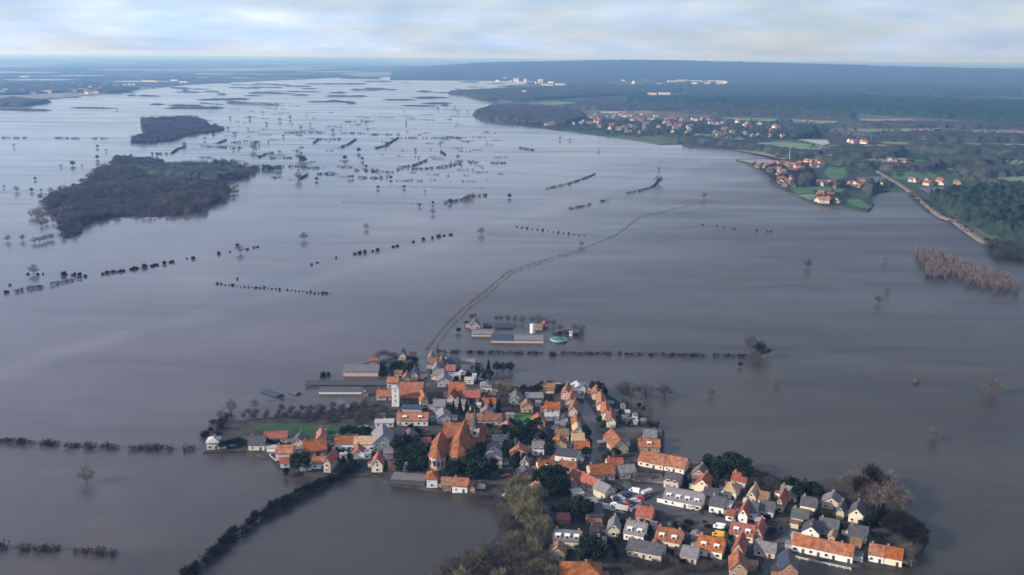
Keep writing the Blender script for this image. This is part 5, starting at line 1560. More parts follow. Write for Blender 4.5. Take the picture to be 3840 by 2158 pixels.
# ------------------------------------------------------------------ church, chapel, white tower
def church():
    p = at(1722, 1742, GZ)
    root = tag(link('church', None, loc=p, rotz=math.radians(-4)), 'brick church with an orange red roof, apse and pointed spire', 'church')
    root.scale = (1, 1, 0.86)
    W, D, E, R = 11.5, 24.0, 7.5, 8.0
    hw = W / 2
    b = MB()
    b.prism([(-hw, -1.5), (-hw, E), (0, E + R - 0.04), (hw, E), (hw, -1.5)], 'y', 0, D)
    link('nave_wall', b.mesh('nave_wall', WALL['brick']), root)
    b = MB()
    sl = R / hw
    b.prism([(-hw - 0.5, E - 0.5 * sl), (0, E + R), (hw + 0.5, E - 0.5 * sl), (hw + 0.5, E - 0.5 * sl + 0.4), (0, E + R + 0.4), (-hw - 0.5, E - 0.5 * sl + 0.4)], 'y', -0.02, D + 0.4)
    link('nave_roof', b.mesh('nave_roof', ROOF['church']), root)
    # apse: half octagon with its own roof
    b = MB()
    pr = [(hw * math.cos(math.pi + math.pi * i / 4), hw * math.sin(math.pi + math.pi * i / 4)) for i in range(5)]
    b.prism([(x * 0.98, y * 0.9 - 0.02) for x, y in pr], 'z', -1.5, E - 0.3)
    link('apse_wall', b.mesh('apse_wall', WALL['brick']), root)
    b = MB()
    v = [(x * 1.04, y * 0.96, E - 0.3) for x, y in pr] + [(0, 0, E + R - 0.3)]
    b.add(v, [(i, i + 1, 5) for i in range(4)] + [(4, 3, 2, 1, 0), (0, 5, 4)])
    link('apse_roof', b.mesh('apse_roof', ROOF['church']), root)
    # transept across the far end
    b = MB()
    tw = 20.0
    b.prism([(D - 9, -1.5), (D - 9, E), (D - 4, E + R * 0.95), (D + 1, E), (D + 1, -1.5)], 'x', -tw / 2, tw / 2)
    link('transept_wall', b.mesh('transept_wall', WALL['brick']), root)
    b = MB()
    s2 = R * 0.95 / 5
    b.prism([(D - 9.5, E - 0.5 * s2), (D - 4, E + R * 0.95 + 0.05), (D + 1.5, E - 0.5 * s2), (D + 1.5, E - 0.5 * s2 + 0.4), (D - 4, E + R * 0.95 + 0.45), (D - 9.5, E - 0.5 * s2 + 0.4)], 'x', -tw / 2 - 0.4, tw / 2 + 0.4)
    link('transept_roof', b.mesh('transept_roof', ROOF['church']), root)
    q = Matrix.Rotation(math.radians(4), 3, 'Z') @ (at(1781, 1688, GZ) - p)
    x, y = q.x, q.y
    b = MB()
    b.box(x - 2.3, x + 2.3, y - 2.3, y + 2.3, -1.5, 14)
    b.box(x - 2.5, x + 2.5, y - 2.5, y + 2.5, 13.4, 13.9)
    link('tower', b.mesh('tower', WALL['beige']), root)
    b = MB()
    b.cone(x, y, 14.0, 15.6, 2.9, 1.5, 8, ph=math.pi / 8)
    b.cone(x, y, 15.6, 27.5, 1.5, 0.06, 8, ph=math.pi / 8)
    link('spire', b.mesh('spire', ROOF['slate']), root)
    b = MB()
    b.box(x - 0.05, x + 0.05, y - 0.05, y + 0.05, 27.3, 29)
    b.box(x - 0.4, x + 0.4, y - 0.04, y + 0.04, 28.2, 28.3)
    link('cross', b.mesh('cross', M_CHIM), root)
    for i in range(4):
        for zz in (11.2,):
            o = link('belfry_opening', WP, root, (x + [0, 2.32, 0, -2.32][i], y + [-2.32, 0, 2.32, 0][i], zz), i * math.pi / 2, (1.3, 1, 1.4))
    for i in range(4):
        o = link('window', WP, root, (-hw - 0.02, 3 + i * 3.6, 4.2), math.pi / 2, (1.2, 1, 2.2))
        o = link('window', WP, root, (hw + 0.02, 3 + i * 3.6, 4.2), math.pi / 2, (1.2, 1, 2.2))
    for i in range(4):
        xa, ya = pr[i]
        xb, yb = pr[i + 1]
        mx_, my_ = (xa + xb) / 2, (ya + yb) / 2
        link('window', WP, root, (mx_ * 0.99, my_ * 0.92, 4.0), math.atan2(yb - ya, xb - xa), (1.0, 1, 2.2))


church()


def chapel():
    p = at(1640, 1752, GZ)
    root = tag(link('chapel', None, loc=p, rotz=math.radians(-2)), 'brick chapel with an orange roof and rounded end left of the church', 'chapel')
    root.scale = (1, 1, 0.86)
    W, D, E, R = 8.0, 17.0, 7.0, 6.0
    hw = W / 2
    b = MB()
    b.prism([(-hw, -1.5), (-hw, E), (0, E + R - 0.04), (hw, E), (hw, -1.5)], 'y', 0, D)
    link('wall', b.mesh('wall', WALL['pink']), root)
    sl = R / hw
    b = MB()
    b.prism([(-hw - 0.4, E - 0.4 * sl), (0, E + R), (hw + 0.4, E - 0.4 * sl), (hw + 0.4, E - 0.4 * sl + 0.35), (0, E + R + 0.35), (-hw - 0.4, E - 0.4 * sl + 0.35)], 'y', 0, D + 0.3)
    link('roof', b.mesh('roof', ROOF['church']), root)
    pr = [(hw * math.cos(math.pi + math.pi * i / 6), hw * math.sin(math.pi + math.pi * i / 6)) for i in range(7)]
    b = MB()
    b.prism([(x * 0.98, y - 0.02) for x, y in pr], 'z', -1.5, E - 0.2)
    link('apse_wall', b.mesh('apse_wall', WALL['pink']), root)
    b = MB()
    b.add([(x * 1.06, y * 1.06, E - 0.2) for x, y in pr] + [(0, 0, E + R - 0.2)], [(i, i + 1, 7) for i in range(6)] + [(6, 5, 4, 3, 2, 1, 0), (0, 7, 6)])
    link('apse_roof', b.mesh('apse_roof', ROOF['church']), root)
    for i in (1, 2, 3, 4):
        mx_, my_ = (pr[i][0] + pr[i + 1][0]) / 2, (pr[i][1] + pr[i + 1][1]) / 2
        link('window', WP, root, (mx_ * 1.0, my_ * 1.0, 3.6), math.atan2(pr[i + 1][1] - pr[i][1], pr[i + 1][0] - pr[i][0]), (0.8, 1, 2.4))
    for i in range(3):
        link('window', WP, root, (-hw - 0.02, 3 + i * 4.5, 3.8), math.pi / 2, (0.9, 1, 2.2))


chapel()
H(1652, 1678, 1706, 1682, 9, 5.0, 5.2, 'g', 'terra', 'white', 'bright white gable between the church and the chapel', ch=1)


def tower():
    root = tag(link('bell_tower', None, loc=at(1483, 1526, GZ)), 'plain white square tower left of the big terracotta hall', 'tower')
    root.scale = (0.9, 0.9, 0.84)
    b = MB()
    b.box(-2.2, 2.2, 0, 4.4, -1.5, 12.5)
    link('wall', b.mesh('wall', WALL['white']), root)
    b = MB()
    b.box(-2.45, 2.45, -0.25, 4.65, 12.5, 12.8)
    v = [(-2.4, -0.2, 12.8), (2.4, -0.2, 12.8), (2.4, 4.6, 12.8), (-2.4, 4.6, 12.8), (0, 2.2, 14.2)]
    b.add(v, [(3, 2, 1, 0), (0, 1, 4), (1, 2, 4), (2, 3, 4), (3, 0, 4)])
    link('roof', b.mesh('roof', ROOF['pale']), root)
    for zz in (4.0, 7.5, 10.6):
        link('window', WP, root, (0, -0.02, zz), 0, (0.7, 1, 0.9))


tower()

# ------------------------------------------------------------------ cars
def car_mesh(van=False):
    b = MB()
    if van:
        b.prism([(-2.4, 0.35), (-2.45, 0.95), (-1.75, 1.1), (-1.2, 2.1), (2.4, 2.15), (2.45, 0.35)], 'y', -0.95, 0.95)
    else:
        b.prism([(-2.1, 0.3), (-2.15, 0.75), (-1.0, 0.92), (-0.45, 1.42), (1.0, 1.45), (1.75, 0.95), (2.15, 0.88), (2.15, 0.3)], 'y', -0.84, 0.84)
    g = MB()
    if van:
        g.prism([(-1.72, 1.13), (-1.25, 2.0), (-0.6, 2.0), (-0.6, 1.15)], 'y', -0.97, 0.97)
    else:
        g.prism([(-0.93, 0.95), (-0.47, 1.36), (0.98, 1.39), (1.6, 0.98)], 'y', -0.86, 0.86)
    w = MB()
    n = 10
    for s in (0,):
        w.prism([(0.32 * math.cos(2 * math.pi * i / n), 0.32 * math.sin(2 * math.pi * i / n)) for i in range(n)], 'y', -0.1, 0.1)
    return b, g, w


CB, CG, CW = car_mesh()
VB, VG, _ = car_mesh(True)
CWM = CW.mesh('tyre', M_TYRE)
CGM, VGM = CG.mesh('car_glass', M_GLASS), VG.mesh('van_glass', M_GLASS)
CBM = [CB.mesh('car_body', m) for m in CARC]
VBM = [VB.mesh('van_body', m) for m in CARC]


def car(x, y, rot, ci, label, van=False, group=None, z=GZ + 0.09, p=None):
    root = link('van' if van else 'car', None, loc=p if p is not None else at(x, y, z), rotz=rot)
    link('body', (VBM if van else CBM)[ci], root)
    link('windows', VGM if van else CGM, root)
    for sx in (-1.35, 1.35):
        for sy in (-0.86, 0.86):
            link('wheel', CWM, root, (sx, sy, 0.32))
    return tag(root, label, 'van' if van else 'car', group)


ru = math.radians(-20)
cn = ['white', 'silver', 'red', 'navy', 'black']
pos = [(2268, 1862, 1), (2282, 1856, 4), (2298, 1842, 2), (2312, 1836, 4), (2262, 1882, 3), (2280, 1886, 4), (2300, 1876, 3), (2318, 1868, 0), (2326, 1872, 1), (2342, 1864, 4), (2352, 1858, 3), (2308, 1898, 0), (2318, 1904, 1), (2328, 1896, 4), (2336, 1912, 0), (2352, 1898, 2),
       (2366, 1890, 4), (2384, 1882, 1), (2400, 1872, 2), (2412, 1868, 4), (2424, 1862, 3), (2352, 1916, 1)]
cnt = {}
for x, y, ci in pos:
    lab = {0: 'white car parked among the rows of the pale car park', 1: 'silver car parked among the rows of the pale car park', 2: 'red car parked among the rows of the pale car park', 3: 'navy car parked among the rows of the pale car park', 4: 'black car parked among the rows of the pale car park'}[ci]
    car(x, y, ru + math.radians(random.choice([0, 180]) + random.uniform(-4, 4)), ci, lab, group='cars in the pale car park')
car(2378, 1848, ru, 0, 'white van at the upper edge of the car park', True)
M_TRAIL = mat('trailer_paint', (0.42, 0.41, 0.39), 0.6, 0.15)
for i, (x, y, lab) in enumerate([(2425, 1856, 'left white truck trailer at the upper right of the car park'), (2332, 1916, 'second white trailer low in the car park')]):
    b = MB()
    b.box(-2.7, 2.7, -1.0, 1.0, 0.8, 2.3)
    root = tag(link('trailer', None, loc=at(x, y, GZ + 0.1), rotz=ru + math.radians(58 if i == 0 else 0)), lab, 'trailer')
    link('box_body', b.mesh('box_body', M_TRAIL), root)
    for sx in (-1.9, 1.2, 2.0):
        for sy in (-1.0, 1.0):
            link('wheel', CWM, root, (sx, sy, 0.5), 0, 1.5)
car(2693, 2012, ru, 5, 'yellow van beside the dull red roofed house', True, z=GZ + 0.12)
car(2697, 1982, ru, 0, 'white van across the street from the yellow van', True, z=GZ + 0.12)
car(1990, 1886, 0.6, 0, 'white van at the edge of the olive willows', True, z=GZ)
car(1905, 1862, 0.2, 0, 'white van on the water edge left of the willows', True, z=GZ)
car(1930, 1862, 0.3, 1, 'silver car on the water edge left of the willows', z=GZ)
car(1900, 1790, 0.1, 2, 'red car under the dark trees right of the church', z=GZ)

# white fence in front of the long white row
def fence(pix, z, label, step=2.4, h=1.1):
    P = [at(x, y, z) for x, y in pix]
    root = tag(link('garden_fence', None, loc=P[0]), label, 'fence')
    pm = MB()
    pm.box(-0.06, 0.06, -0.06, 0.06, -1.0, h)
    pme = pm.mesh('post', M_TRIM)
    for a, b in zip(P[:-1], P[1:]):
        ln = (b - a).length
        n = max(1, int(ln / step))
        r = math.atan2(b.y - a.y, b.x - a.x)
        for i in range(n + 1):
            q = a + (b - a) * i / n - P[0]
            link('post', pme, root, q)
        for zz in (0.45, 0.95):
            rm = MB()
            rm.box(0, ln, -0.03, 0.03, zz, zz + 0.16)
            link('rail', rm.mesh('rail', M_TRIM), root, a - P[0], r)


fence([(2968, 2092), (3060, 2112), (3190, 2140)], 0.1, 'low white fence standing in water before the long white row')
fence([(1030, 1700), (1010, 1712), (1036, 1736)], 0.1, 'short white fence in the water at the left cluster')

# ------------------------------------------------------------------ trees and shrubs of the village
ORD = 'first second third fourth fifth sixth seventh eighth ninth tenth eleventh twelfth thirteenth fourteenth fifteenth sixteenth'.split()


def TG(kind, h, label, group, pts, jit=0.12, z=GZ):
    order = sorted(pts)
    for x, y in pts:
        lab = label
        if 1 < len(pts) <= 16:
            i = order.index((x, y))
            words = label.split()
            short = ' '.join(words[:next(j for j, w_ in enumerate(words) if w_ in ('tree', 'evergreen', 'willow', 'conifer', 'shrub')) + 1])
            where = 'leftmost' if i == 0 else ('rightmost' if i == len(pts) - 1 else ORD[i] + ' from the left')
            lab = short.replace('of the ', '') + ', ' + where + ' of the ' + group
            lab = ' '.join((where + ' of the ' + group).split()[:16]) if len(lab.split()) > 16 else lab
        tree(kind, x, y, h * 0.86 * random.uniform(1 - jit, 1 + jit), lab, group if len(pts) > 1 else None, z=z)


TG('ever', 8, 'dark evergreen in the clump below the wide orange roof of the left cluster', 'evergreens of the left cluster', [(1110, 1752), (1135, 1748), (1152, 1766), (1122, 1770), (1150, 1738)])
TG('ever', 5, 'round dark shrub tree at the left water edge', None, [(1074, 1788)], z=0)
TG('dark', 6, 'dark tree in the shade below the bright red roof', 'dark trees below the red roof', [(1000, 1676), (1020, 1678), (1042, 1678)])
TG('ever', 7, 'dark evergreen behind the long white house', 'evergreens behind the long white house', [(1285, 1642), (1310, 1638), (1335, 1640), (1362, 1638), (1385, 1640)])
TG('dark', 6, 'dark bare tree right of the small cream house at the tip', 'dark trees at the tip', [(832, 1684), (848, 1680), (862, 1676), (878, 1674), (895, 1672), (912, 1676)])
TG('ever', 5, 'garden evergreen in front of the long white house', 'garden evergreens of the long white house', [(1262, 1708), (1282, 1712), (1305, 1706), (1330, 1708), (1312, 1728), (1260, 1740), (1285, 1745), (1318, 1746)])
TG('ever', 10, 'tall dark evergreen between the grey barn and the chapel', 'evergreens left of the chapel', [(1492, 1700), (1508, 1740), (1530, 1752), (1556, 1758), (1578, 1742), (1548, 1722), (1500, 1770), (1595, 1715), (1520, 1690), (1560, 1690), (1585, 1780), (1545, 1790)])
TG('ever', 12, 'tall dark evergreen in the churchyard right of the church', 'evergreens right of the church', [(1745, 1792), (1772, 1800), (1792, 1785), (1804, 1756), (1816, 1796), (1776, 1752), (1722, 1782), (1800, 1720), (1700, 1800), (1840, 1790)])
TG('ever', 9, 'dark evergreen below the bright green lawn', 'evergreens below the lawn', [(1890, 1640), (1912, 1648), (1935, 1655), (1962, 1646), (1985, 1652), (2008, 1648), (2030, 1656), (1920, 1612), (1950, 1620), (1985, 1618), (2015, 1622), (1905, 1705), (1935, 1742), (1972, 1744), (2055, 1690), (2062, 1715)])
TG('bare', 7, 'bare tree left of the cream house behind the villa', 'bare trees behind the villa', [(1852, 1648), (1872, 1645), (1835, 1650)])
TG('conifer', 9, 'dark conifer in the belt above the terracotta row', 'conifers above the terracotta row', [(1700, 1552), (1725, 1552), (1750, 1552), (1780, 1552), (1810, 1550), (1840, 1550), (1870, 1548)])
TG('ever', 8, 'dark evergreen at the far left end of the village', 'evergreens at the far left end', [(1484, 1390), (1505, 1394), (1528, 1400), (1545, 1398), (1470, 1398), (1555, 1372)])
TG('conifer', 10, 'narrow dark conifer beside the grey green barn', 'conifers by the grey green barn', [(1430, 1410), (1440, 1402)])
TG('bare', 7, 'bare tree on the far left fringe of the village', 'bare trees on the far left fringe', [(1424, 1342), (1440, 1338), (1456, 1342), (1472, 1345), (1410, 1350), (1484, 1350)])
TG('conifer', 11, 'single tall conifer at the far right end of the village', None, [(1832, 1402)], z=0)
for (x, y), lab in zip([(1862, 1394), (1886, 1396), (1914, 1394)], ['leftmost of three round bare trees standing in the far water', 'middle one of three round bare trees standing in the far water', 'rightmost of three round bare trees standing in the far water']):
    tree('dark', x, y, 7.5, lab)
TG('ever', 6, 'dark garden tree at the far right gardens', 'dark garden trees at the far right gardens', [(1768, 1398), (1790, 1420), (1815, 1426), (1842, 1418), (1790, 1400), (1755, 1420), (1712, 1440)])
TG('willow', 8, 'tan bare tree right of the cream hipped house', 'tan trees by the cream hipped house', [(1872, 1472), (1888, 1480), (1910, 1484), (1930, 1478)])
TG('bare', 8, 'brown bare tree behind the bright green lawn', 'brown trees behind the lawn', [(1880, 1502), (1905, 1510), (1930, 1505), (1950, 1520), (1896, 1530), (1860, 1512), (1925, 1535), (1965, 1530)])
TG('dark', 7, 'dark tree of the hedge at the far right side', 'dark hedge trees at the far right side', [(1965, 1472), (1990, 1474), (2012, 1474), (2030, 1466), (2092, 1472), (2110, 1474), (2128, 1476), (2060, 1462)])
TG('ever', 8, 'dark evergreen right of the bright white house', 'evergreens by the bright white house', [(2228, 1474), (2244, 1470), (2256, 1480), (2262, 1492)])
for (x, y, h), lab in zip([(2335, 1496, 13), (2362, 1500, 13.5), (2422, 1500, 13), (2492, 1492, 11)], ['leftmost of the four tall bare trees at the right water', 'second of the four tall bare trees at the right water', 'third of the four tall bare trees at the right water', 'rightmost of the four tall bare trees at the right water']):
    tree('bare', x, y, h, lab)
TG('bare', 5, 'small bare garden tree right of the right terracotta row', 'bare garden trees right of the terracotta row', [(2318, 1520), (2340, 1518), (2362, 1540), (2385, 1545), (2400, 1560), (2430, 1575), (2445, 1590), (2420, 1600), (2458, 1600), (2310, 1545), (2440, 1560)])
TG('ever', 4.5, 'dark green garden shrub tree right of the right terracotta row', 'green garden trees right of the terracotta row', [(2352, 1530), (2395, 1535), (2412, 1545), (2326, 1560), (2365, 1600), (2438, 1604), (2465, 1606)])
TG('ever', 6, 'dark round tree along the flooded street', 'dark trees along the flooded street', [(2246, 1588), (2262, 1612), (2200, 1645), (2206, 1668), (2196, 1630), (2205, 1690), (2198, 1715), (2290, 1720), (2310, 1715), (2268, 1740)])
TG('bare', 7, 'bare tree in the dark gardens left of the dormered orange house', 'bare trees near the dormered house', [(1990, 1760), (2005, 1790), (2020, 1800), (1960, 1790), (1945, 1800)])
TG('ever', 11, 'tall dark evergreen below the dormered orange house', 'evergreens below the dormered house', [(2050, 1815), (2072, 1830), (2095, 1848), (2085, 1868), (2112, 1860), (2060, 1860), (2040, 1840), (2020, 1832), (2100, 1820)])
TG('ever', 11, 'big round black evergreen left of the car park', 'black evergreens left of the car park', [(2140, 1940), (2160, 1952), (2182, 1950), (2172, 1930), (2196, 1955)])
TG('ever', 11, 'big black evergreen below the cream terrace', 'black evergreens below the terrace', [(2190, 2112), (2215, 2118), (2240, 2110), (2225, 2090), (2200, 2080)])
TG('bare', 5, 'small bare tree in the gardens below the car park', 'bare trees below the car park', [(2215, 1975), (2240, 1985), (2262, 1960), (2300, 1965), (2320, 1985), (2255, 2015), (2230, 2020)])
TG('ever', 5, 'small dark garden tree near the double grey house', 'garden trees near the double grey house', [(2335, 1985), (2320, 2040), (2425, 2040), (2435, 2010), (2300, 2075), (2310, 2100), (2500, 2000), (2528, 1990), (2560, 2000), (2425, 1985)])
TG('ever', 11, 'dark green evergreen of the big clump on the right shore', 'evergreens of the right shore clump', [(2655, 1772), (2678, 1780), (2702, 1772), (2728, 1762), (2752, 1764), (2776, 1772), (2798, 1784), (2785, 1806), (2808, 1820), (2690, 1800), (2735, 1790)])
TG('bare', 9, 'purple bare tree right of the big evergreen clump', 'purple bare trees on the right shore', [(2835, 1800), (2858, 1812), (2880, 1838), (2845, 1830), (2820, 1845), (2900, 1850), (2870, 1800)])
TG('conifer', 7, 'small conifer beside the red roofed cream gable', 'small conifers by the red roofed gable', [(2570, 1820), (2586, 1826), (2672, 1836), (2690, 1846)])
TG('ever', 9, 'dark green evergreen above the purple roofed house', 'evergreens above the purple roofed house', [(2955, 1848), (2978, 1856), (2998, 1862), (3020, 1862), (3042, 1866), (2985, 1880), (3065, 1872)])
TG('pale', 14, 'tall tan bare tree at the right end of the village', 'tall tan trees at the right end', [(3182, 1838), (3205, 1842), (3232, 1848), (3330, 1850), (3345, 1880), (3300, 1900), (3262, 1895), (3375, 1910), (3290, 1925), (3360, 1940)])
TG('dark', 14, 'tall dark bare tree at the right end of the village', 'tall dark trees at the right end', [(3250, 1838), (3275, 1842), (3262, 1825), (3298, 1842), (3225, 1870)])
TG('conifer', 10, 'dark conifer right of the cream gable with a brown centre', 'conifers at the right end', [(3270, 1965), (3288, 1970), (3306, 1966), (3258, 1980)])
TG('dark', 11, 'dark bare tree on the right tip above the short orange row', 'dark trees on the right tip', [(3350, 1975), (3385, 1985), (3412, 2000), (3440, 2016), (3420, 2040), (3450, 2055), (3330, 2000), (3395, 2030)])
TG('pale', 8, 'pale bare tree beside the short orange row', 'pale trees by the short orange row', [(3395, 2112), (3410, 2122), (3400, 2085)])
TG('ever', 5, 'small evergreen between the slate roofed houses', 'small evergreens by the slate roofs', [(3085, 1948), (3108, 1958), (3150, 2035), (3060, 1955), (3165, 2000), (3020, 1985), (3040, 2000), (3260, 2040), (3290, 2050), (3230, 1985), (2890, 2010)])
TG('bare', 6, 'bare bush tree on the shore behind the dark slate roofs', 'bare bushes behind the slate roofs', [(3140, 1890), (3168, 1884), (3198, 1896), (3120, 1900), (3225, 1905)])
TG('bare', 6, 'brown bare garden tree at the bottom edge', 'brown garden trees at the bottom', [(2480, 2100), (2505, 2118), (2530, 2140), (2600, 2150), (2640, 2140), (2460, 2130), (2420, 2140), (2380, 2130), (2560, 2150), (2690, 2130), (2340, 2140)])
TG('bare', 5, 'bare garden tree behind the white terrace', 'bare trees in the pale yard', [(2375, 1790), (2400, 1800), (2425, 1795), (2450, 1806), (2410, 1812), (2385, 1812), (2440, 1785), (2465, 1800)])
# willows and bank trees at the bottom centre
TG('willow', 14, 'tall olive willow in the clump at the bottom centre', 'olive willows of the bottom centre', [(1925, 1892), (1945, 1915), (1962, 1905), (1978, 1940), (1950, 1950), (1995, 1965), (1975, 1985), (2005, 2000), (2022, 1985), (2030, 2030), (1940, 1875), (1990, 1920)])
band = [(1580, 2230), (1660, 2168), (1760, 2118), (1870, 2085), (1955, 2045), (2030, 2050), (2040, 2120), (2075, 2240), (1900, 2300), (1650, 2300)]
for x, y in fill(band, 4.6, 0.3):
    d = at(x, y).y if False else 0
    tree('willow' if random.random() < 0.22 else 'bare', 0, 0, random.uniform(8.5, 11), 'brownish bank tree of the curved thicket at the bottom centre', 'bank trees of the bottom thicket', p=Vector((x, y, 0.2)))
TG('pale', 8, 'small golden bare tree at the water side of the willows', None, [(1880, 1930)], z=0)
TG('bare', 6, 'purplish bare shrub tree along the waterside below the church', 'waterside shrubs below the church', [(1770, 1870), (1795, 1876), (1820, 1880), (1845, 1880), (1868, 1890), (1860, 1910), (1885, 1950), (1900, 1975), (1880, 1990)], z=0)

# orchard and allotments on the left
orch = fill([(885, 1562), (1100, 1538), (1300, 1530), (1440, 1522), (1445, 1592), (1080, 1588), (930, 1586)], 5.6, 0.15)
for x, y in orch[:150]:
    tree('orchard', 0, 0, random.uniform(3.2, 4.8), 'low purplish fruit tree of the flooded orchard on the left', 'fruit trees of the orchard', p=Vector((x, y, 0.5)))
for (x, y, h), lab in zip([(868, 1548, 9), (955, 1530, 6), (1058, 1512, 5), (1195, 1560, 9), (825, 1566, 5)], ['tan bare tree at the left corner of the orchard', 'small bare tree on the upper edge of the orchard', 'bush like tree in the water above the orchard', 'large bare tree standing inside the orchard', 'oval bush left of the orchard']):
    tree('pale' if h in (9, 5) and x < 900 else 'bare', x, y, h, lab, z=0)
hedge([(858, 1562), (838, 1590), (822, 1612), (808, 1640)], 3.5, 4, M_HEDGED, 'dark hedge from the orchard corner to the cream house at the tip')
for (x, y), lab in zip([(802, 1586), (770, 1638), (790, 1612)], ['upper oval bush in the water left of the tip', 'lower reddish oval bush in the water left of the tip', 'middle bush in the water left of the tip']):
    bush('brown', x, y, 4.5, lab)
for (x, y), lab in zip([(1212, 1416), (1232, 1408)], ['left small dark bush in the water by the long barns', 'right small dark bush in the water by the long barns']):
    bush('dark', x, y, 4, lab)
hedge([(1290, 1396), (1320, 1384), (1360, 1374), (1400, 1364)], 2.0, 3, M_HEDGED, 'low dark hedge behind the grey green barn')
hedge([(1145, 1456), (1200, 1456)], 1.6, 3, M_VERGE, 'olive verge at the left end of the long dark roof')
hedge([(1070, 1500), (1105, 1494)], 0.8, 3, M_VERGE, 'olive grass clump beside the drowned shed')
hedge([(1000, 1508), (1035, 1502)], 0.8, 3, M_VERGE, 'olive grass clump left of the drowned shed')

# garden hedges between the plots
gh = [((1900, 1690), (1920, 1720)), ((1640, 1840), (1660, 1850)), ((2230, 1730), (2330, 1745)), ((2340, 1760), (2380, 1830)), ((2560, 1900), (2640, 1930)), ((2640, 1900), (2700, 1950)), ((2880, 1900), (2900, 1990)),
      ((2980, 1950), (3060, 1970)), ((3060, 1970), (3160, 1985)), ((3000, 2010), (2985, 2050)), ((3160, 2050), (3240, 2075)), ((2430, 1960), (2480, 2040)), ((2560, 2020), (2600, 2080)), ((2720, 2050), (2735, 2110)), ((2440, 2110), (2560, 2125)),
      ((2200, 1990), (2280, 2030)), ((2180, 2070), (2230, 2080)), ((2330, 2110), (2440, 2130)), ((2040, 1620), (2130, 1625)), ((1960, 1700), (1990, 1740)), ((1480, 1640), (1600, 1640)), ((1500, 1660), (1590, 1668)), ((1740, 1430), (1830, 1450)),
      ((1850, 1450), (1950, 1465)), ((1980, 1480), (2080, 1486)), ((2320, 1590), (2470, 1602)), ((2800, 1990), (2880, 2005)), ((3260, 2000), (3340, 2040)), ((2820, 2110), (2860, 2160)), ((2640, 2120), (2720, 2140))]
for (a, b) in gh:
    hedge([a, ((a[0] + b[0]) / 2 + 3, (a[1] + b[1]) / 2), b], random.uniform(1.4, 2.6), 1.8, random.choice([M_EVER, M_HEDGED, M_HEDGED]), 'dark clipped garden hedge between the house plots', 'garden hedges of the village', z=GZ, dens=0.9)
inner = [(1480, 1640), (1600, 1560), (1900, 1600), (2080, 1600), (2060, 1780), (2330, 1900), (2500, 1960), (2900, 1880), (3240, 1940), (3200, 2040), (2900, 2000), (2700, 2110), (2300, 2120), (2070, 2080), (2060, 1900), (1900, 1800), (1560, 1790)]
sel = fill(inner, 7.5, 0.45, GZ)
random.shuffle(sel)
for i, (x, y) in enumerate(sel[:250]):
    kd = random.choice(['green', 'dark', 'green', 'dark', 'twig', 'pale'])
    nm = {'green': 'dark green', 'dark': 'blackish', 'twig': 'bare purplish', 'pale': 'pale bare'}[kd]
    bush(kd, 0, 0, random.uniform(1.8, 4.0), nm + ' shrub in the gardens between the village houses', nm + ' garden shrubs', p=Vector((x, y, GZ)))

for i, (x, y) in enumerate(sel[375:420]):
    tree('ever', 0, 0, random.uniform(3.5, 5.5), 'small dark evergreen between the village houses', 'small garden evergreens of the village', p=Vector((x, y, GZ)))
for x, y in sel[250:345]:
    tree('bare', 0, 0, random.uniform(3.5, 6.0), 'small bare garden tree between the village houses', 'bare garden trees of the village', p=Vector((x, y, GZ)))
# wooden garden fences between the plots
WOOD = mat('weathered_wood', (0.16, 0.13, 0.11), 0.9, 0.3)
for i, (x, y) in enumerate(sel[345:375]):
    a_ = math.radians(random.choice([-20, 70]) + random.uniform(-6, 6))
    ln = random.uniform(6, 14)
    root = tag(link('garden_fence', None, loc=(x, y, GZ), rotz=a_), 'weathered board fence between the village gardens', 'fence', 'board fences of the village gardens')
    bm_ = MB()
    bm_.box(-ln / 2, ln / 2, -0.03, 0.03, 0.15, 1.6)
    link('board_panel', bm_.mesh('board_panel', WOOD), root)
    for k in range(int(ln / 2.4) + 1):
        pm_ = MB()
        pm_.box(-0.06, 0.06, -0.1, -0.03, -0.5, 1.7)
        link('post', pm_.mesh('post', WOOD), root, (-ln / 2 + k * 2.4, 0, 0))

# ------------------------------------------------------------------ houses of the right bank and the far towns
def far_house(p, rot, W, D, E, R, roof, wall, label, group, flat=False):
    b = MB()
    hw = W / 2
    if flat:
        b.box(-hw, hw, 0, D, -0.5, E, 0)
        b.box(-hw - 0.2, hw + 0.2, -0.2, D + 0.2, E, E + 0.4, 1)
    else:
        b.prism([(0, -0.5), (0, E), (D / 2, E + R - 0.05), (D, E), (D, -0.5)], 'x', -hw, hw, 0)
        sl = R / (D / 2)
        b.prism([(-0.4, E - 0.4 * sl), (D / 2, E + R), (D + 0.4, E - 0.4 * sl), (D + 0.4, E - 0.4 * sl + 0.3), (D / 2, E + R + 0.3), (-0.4, E - 0.4 * sl + 0.3)], 'x', -hw - 0.4, hw + 0.4, 1)
    o = link('far_house' if not flat else 'far_hall', b.mesh('far_house', [WALL[wall], ROOF[roof]]), loc=p, rotz=rot)
    return tag(o, label, 'house' if not flat else 'hall', group)


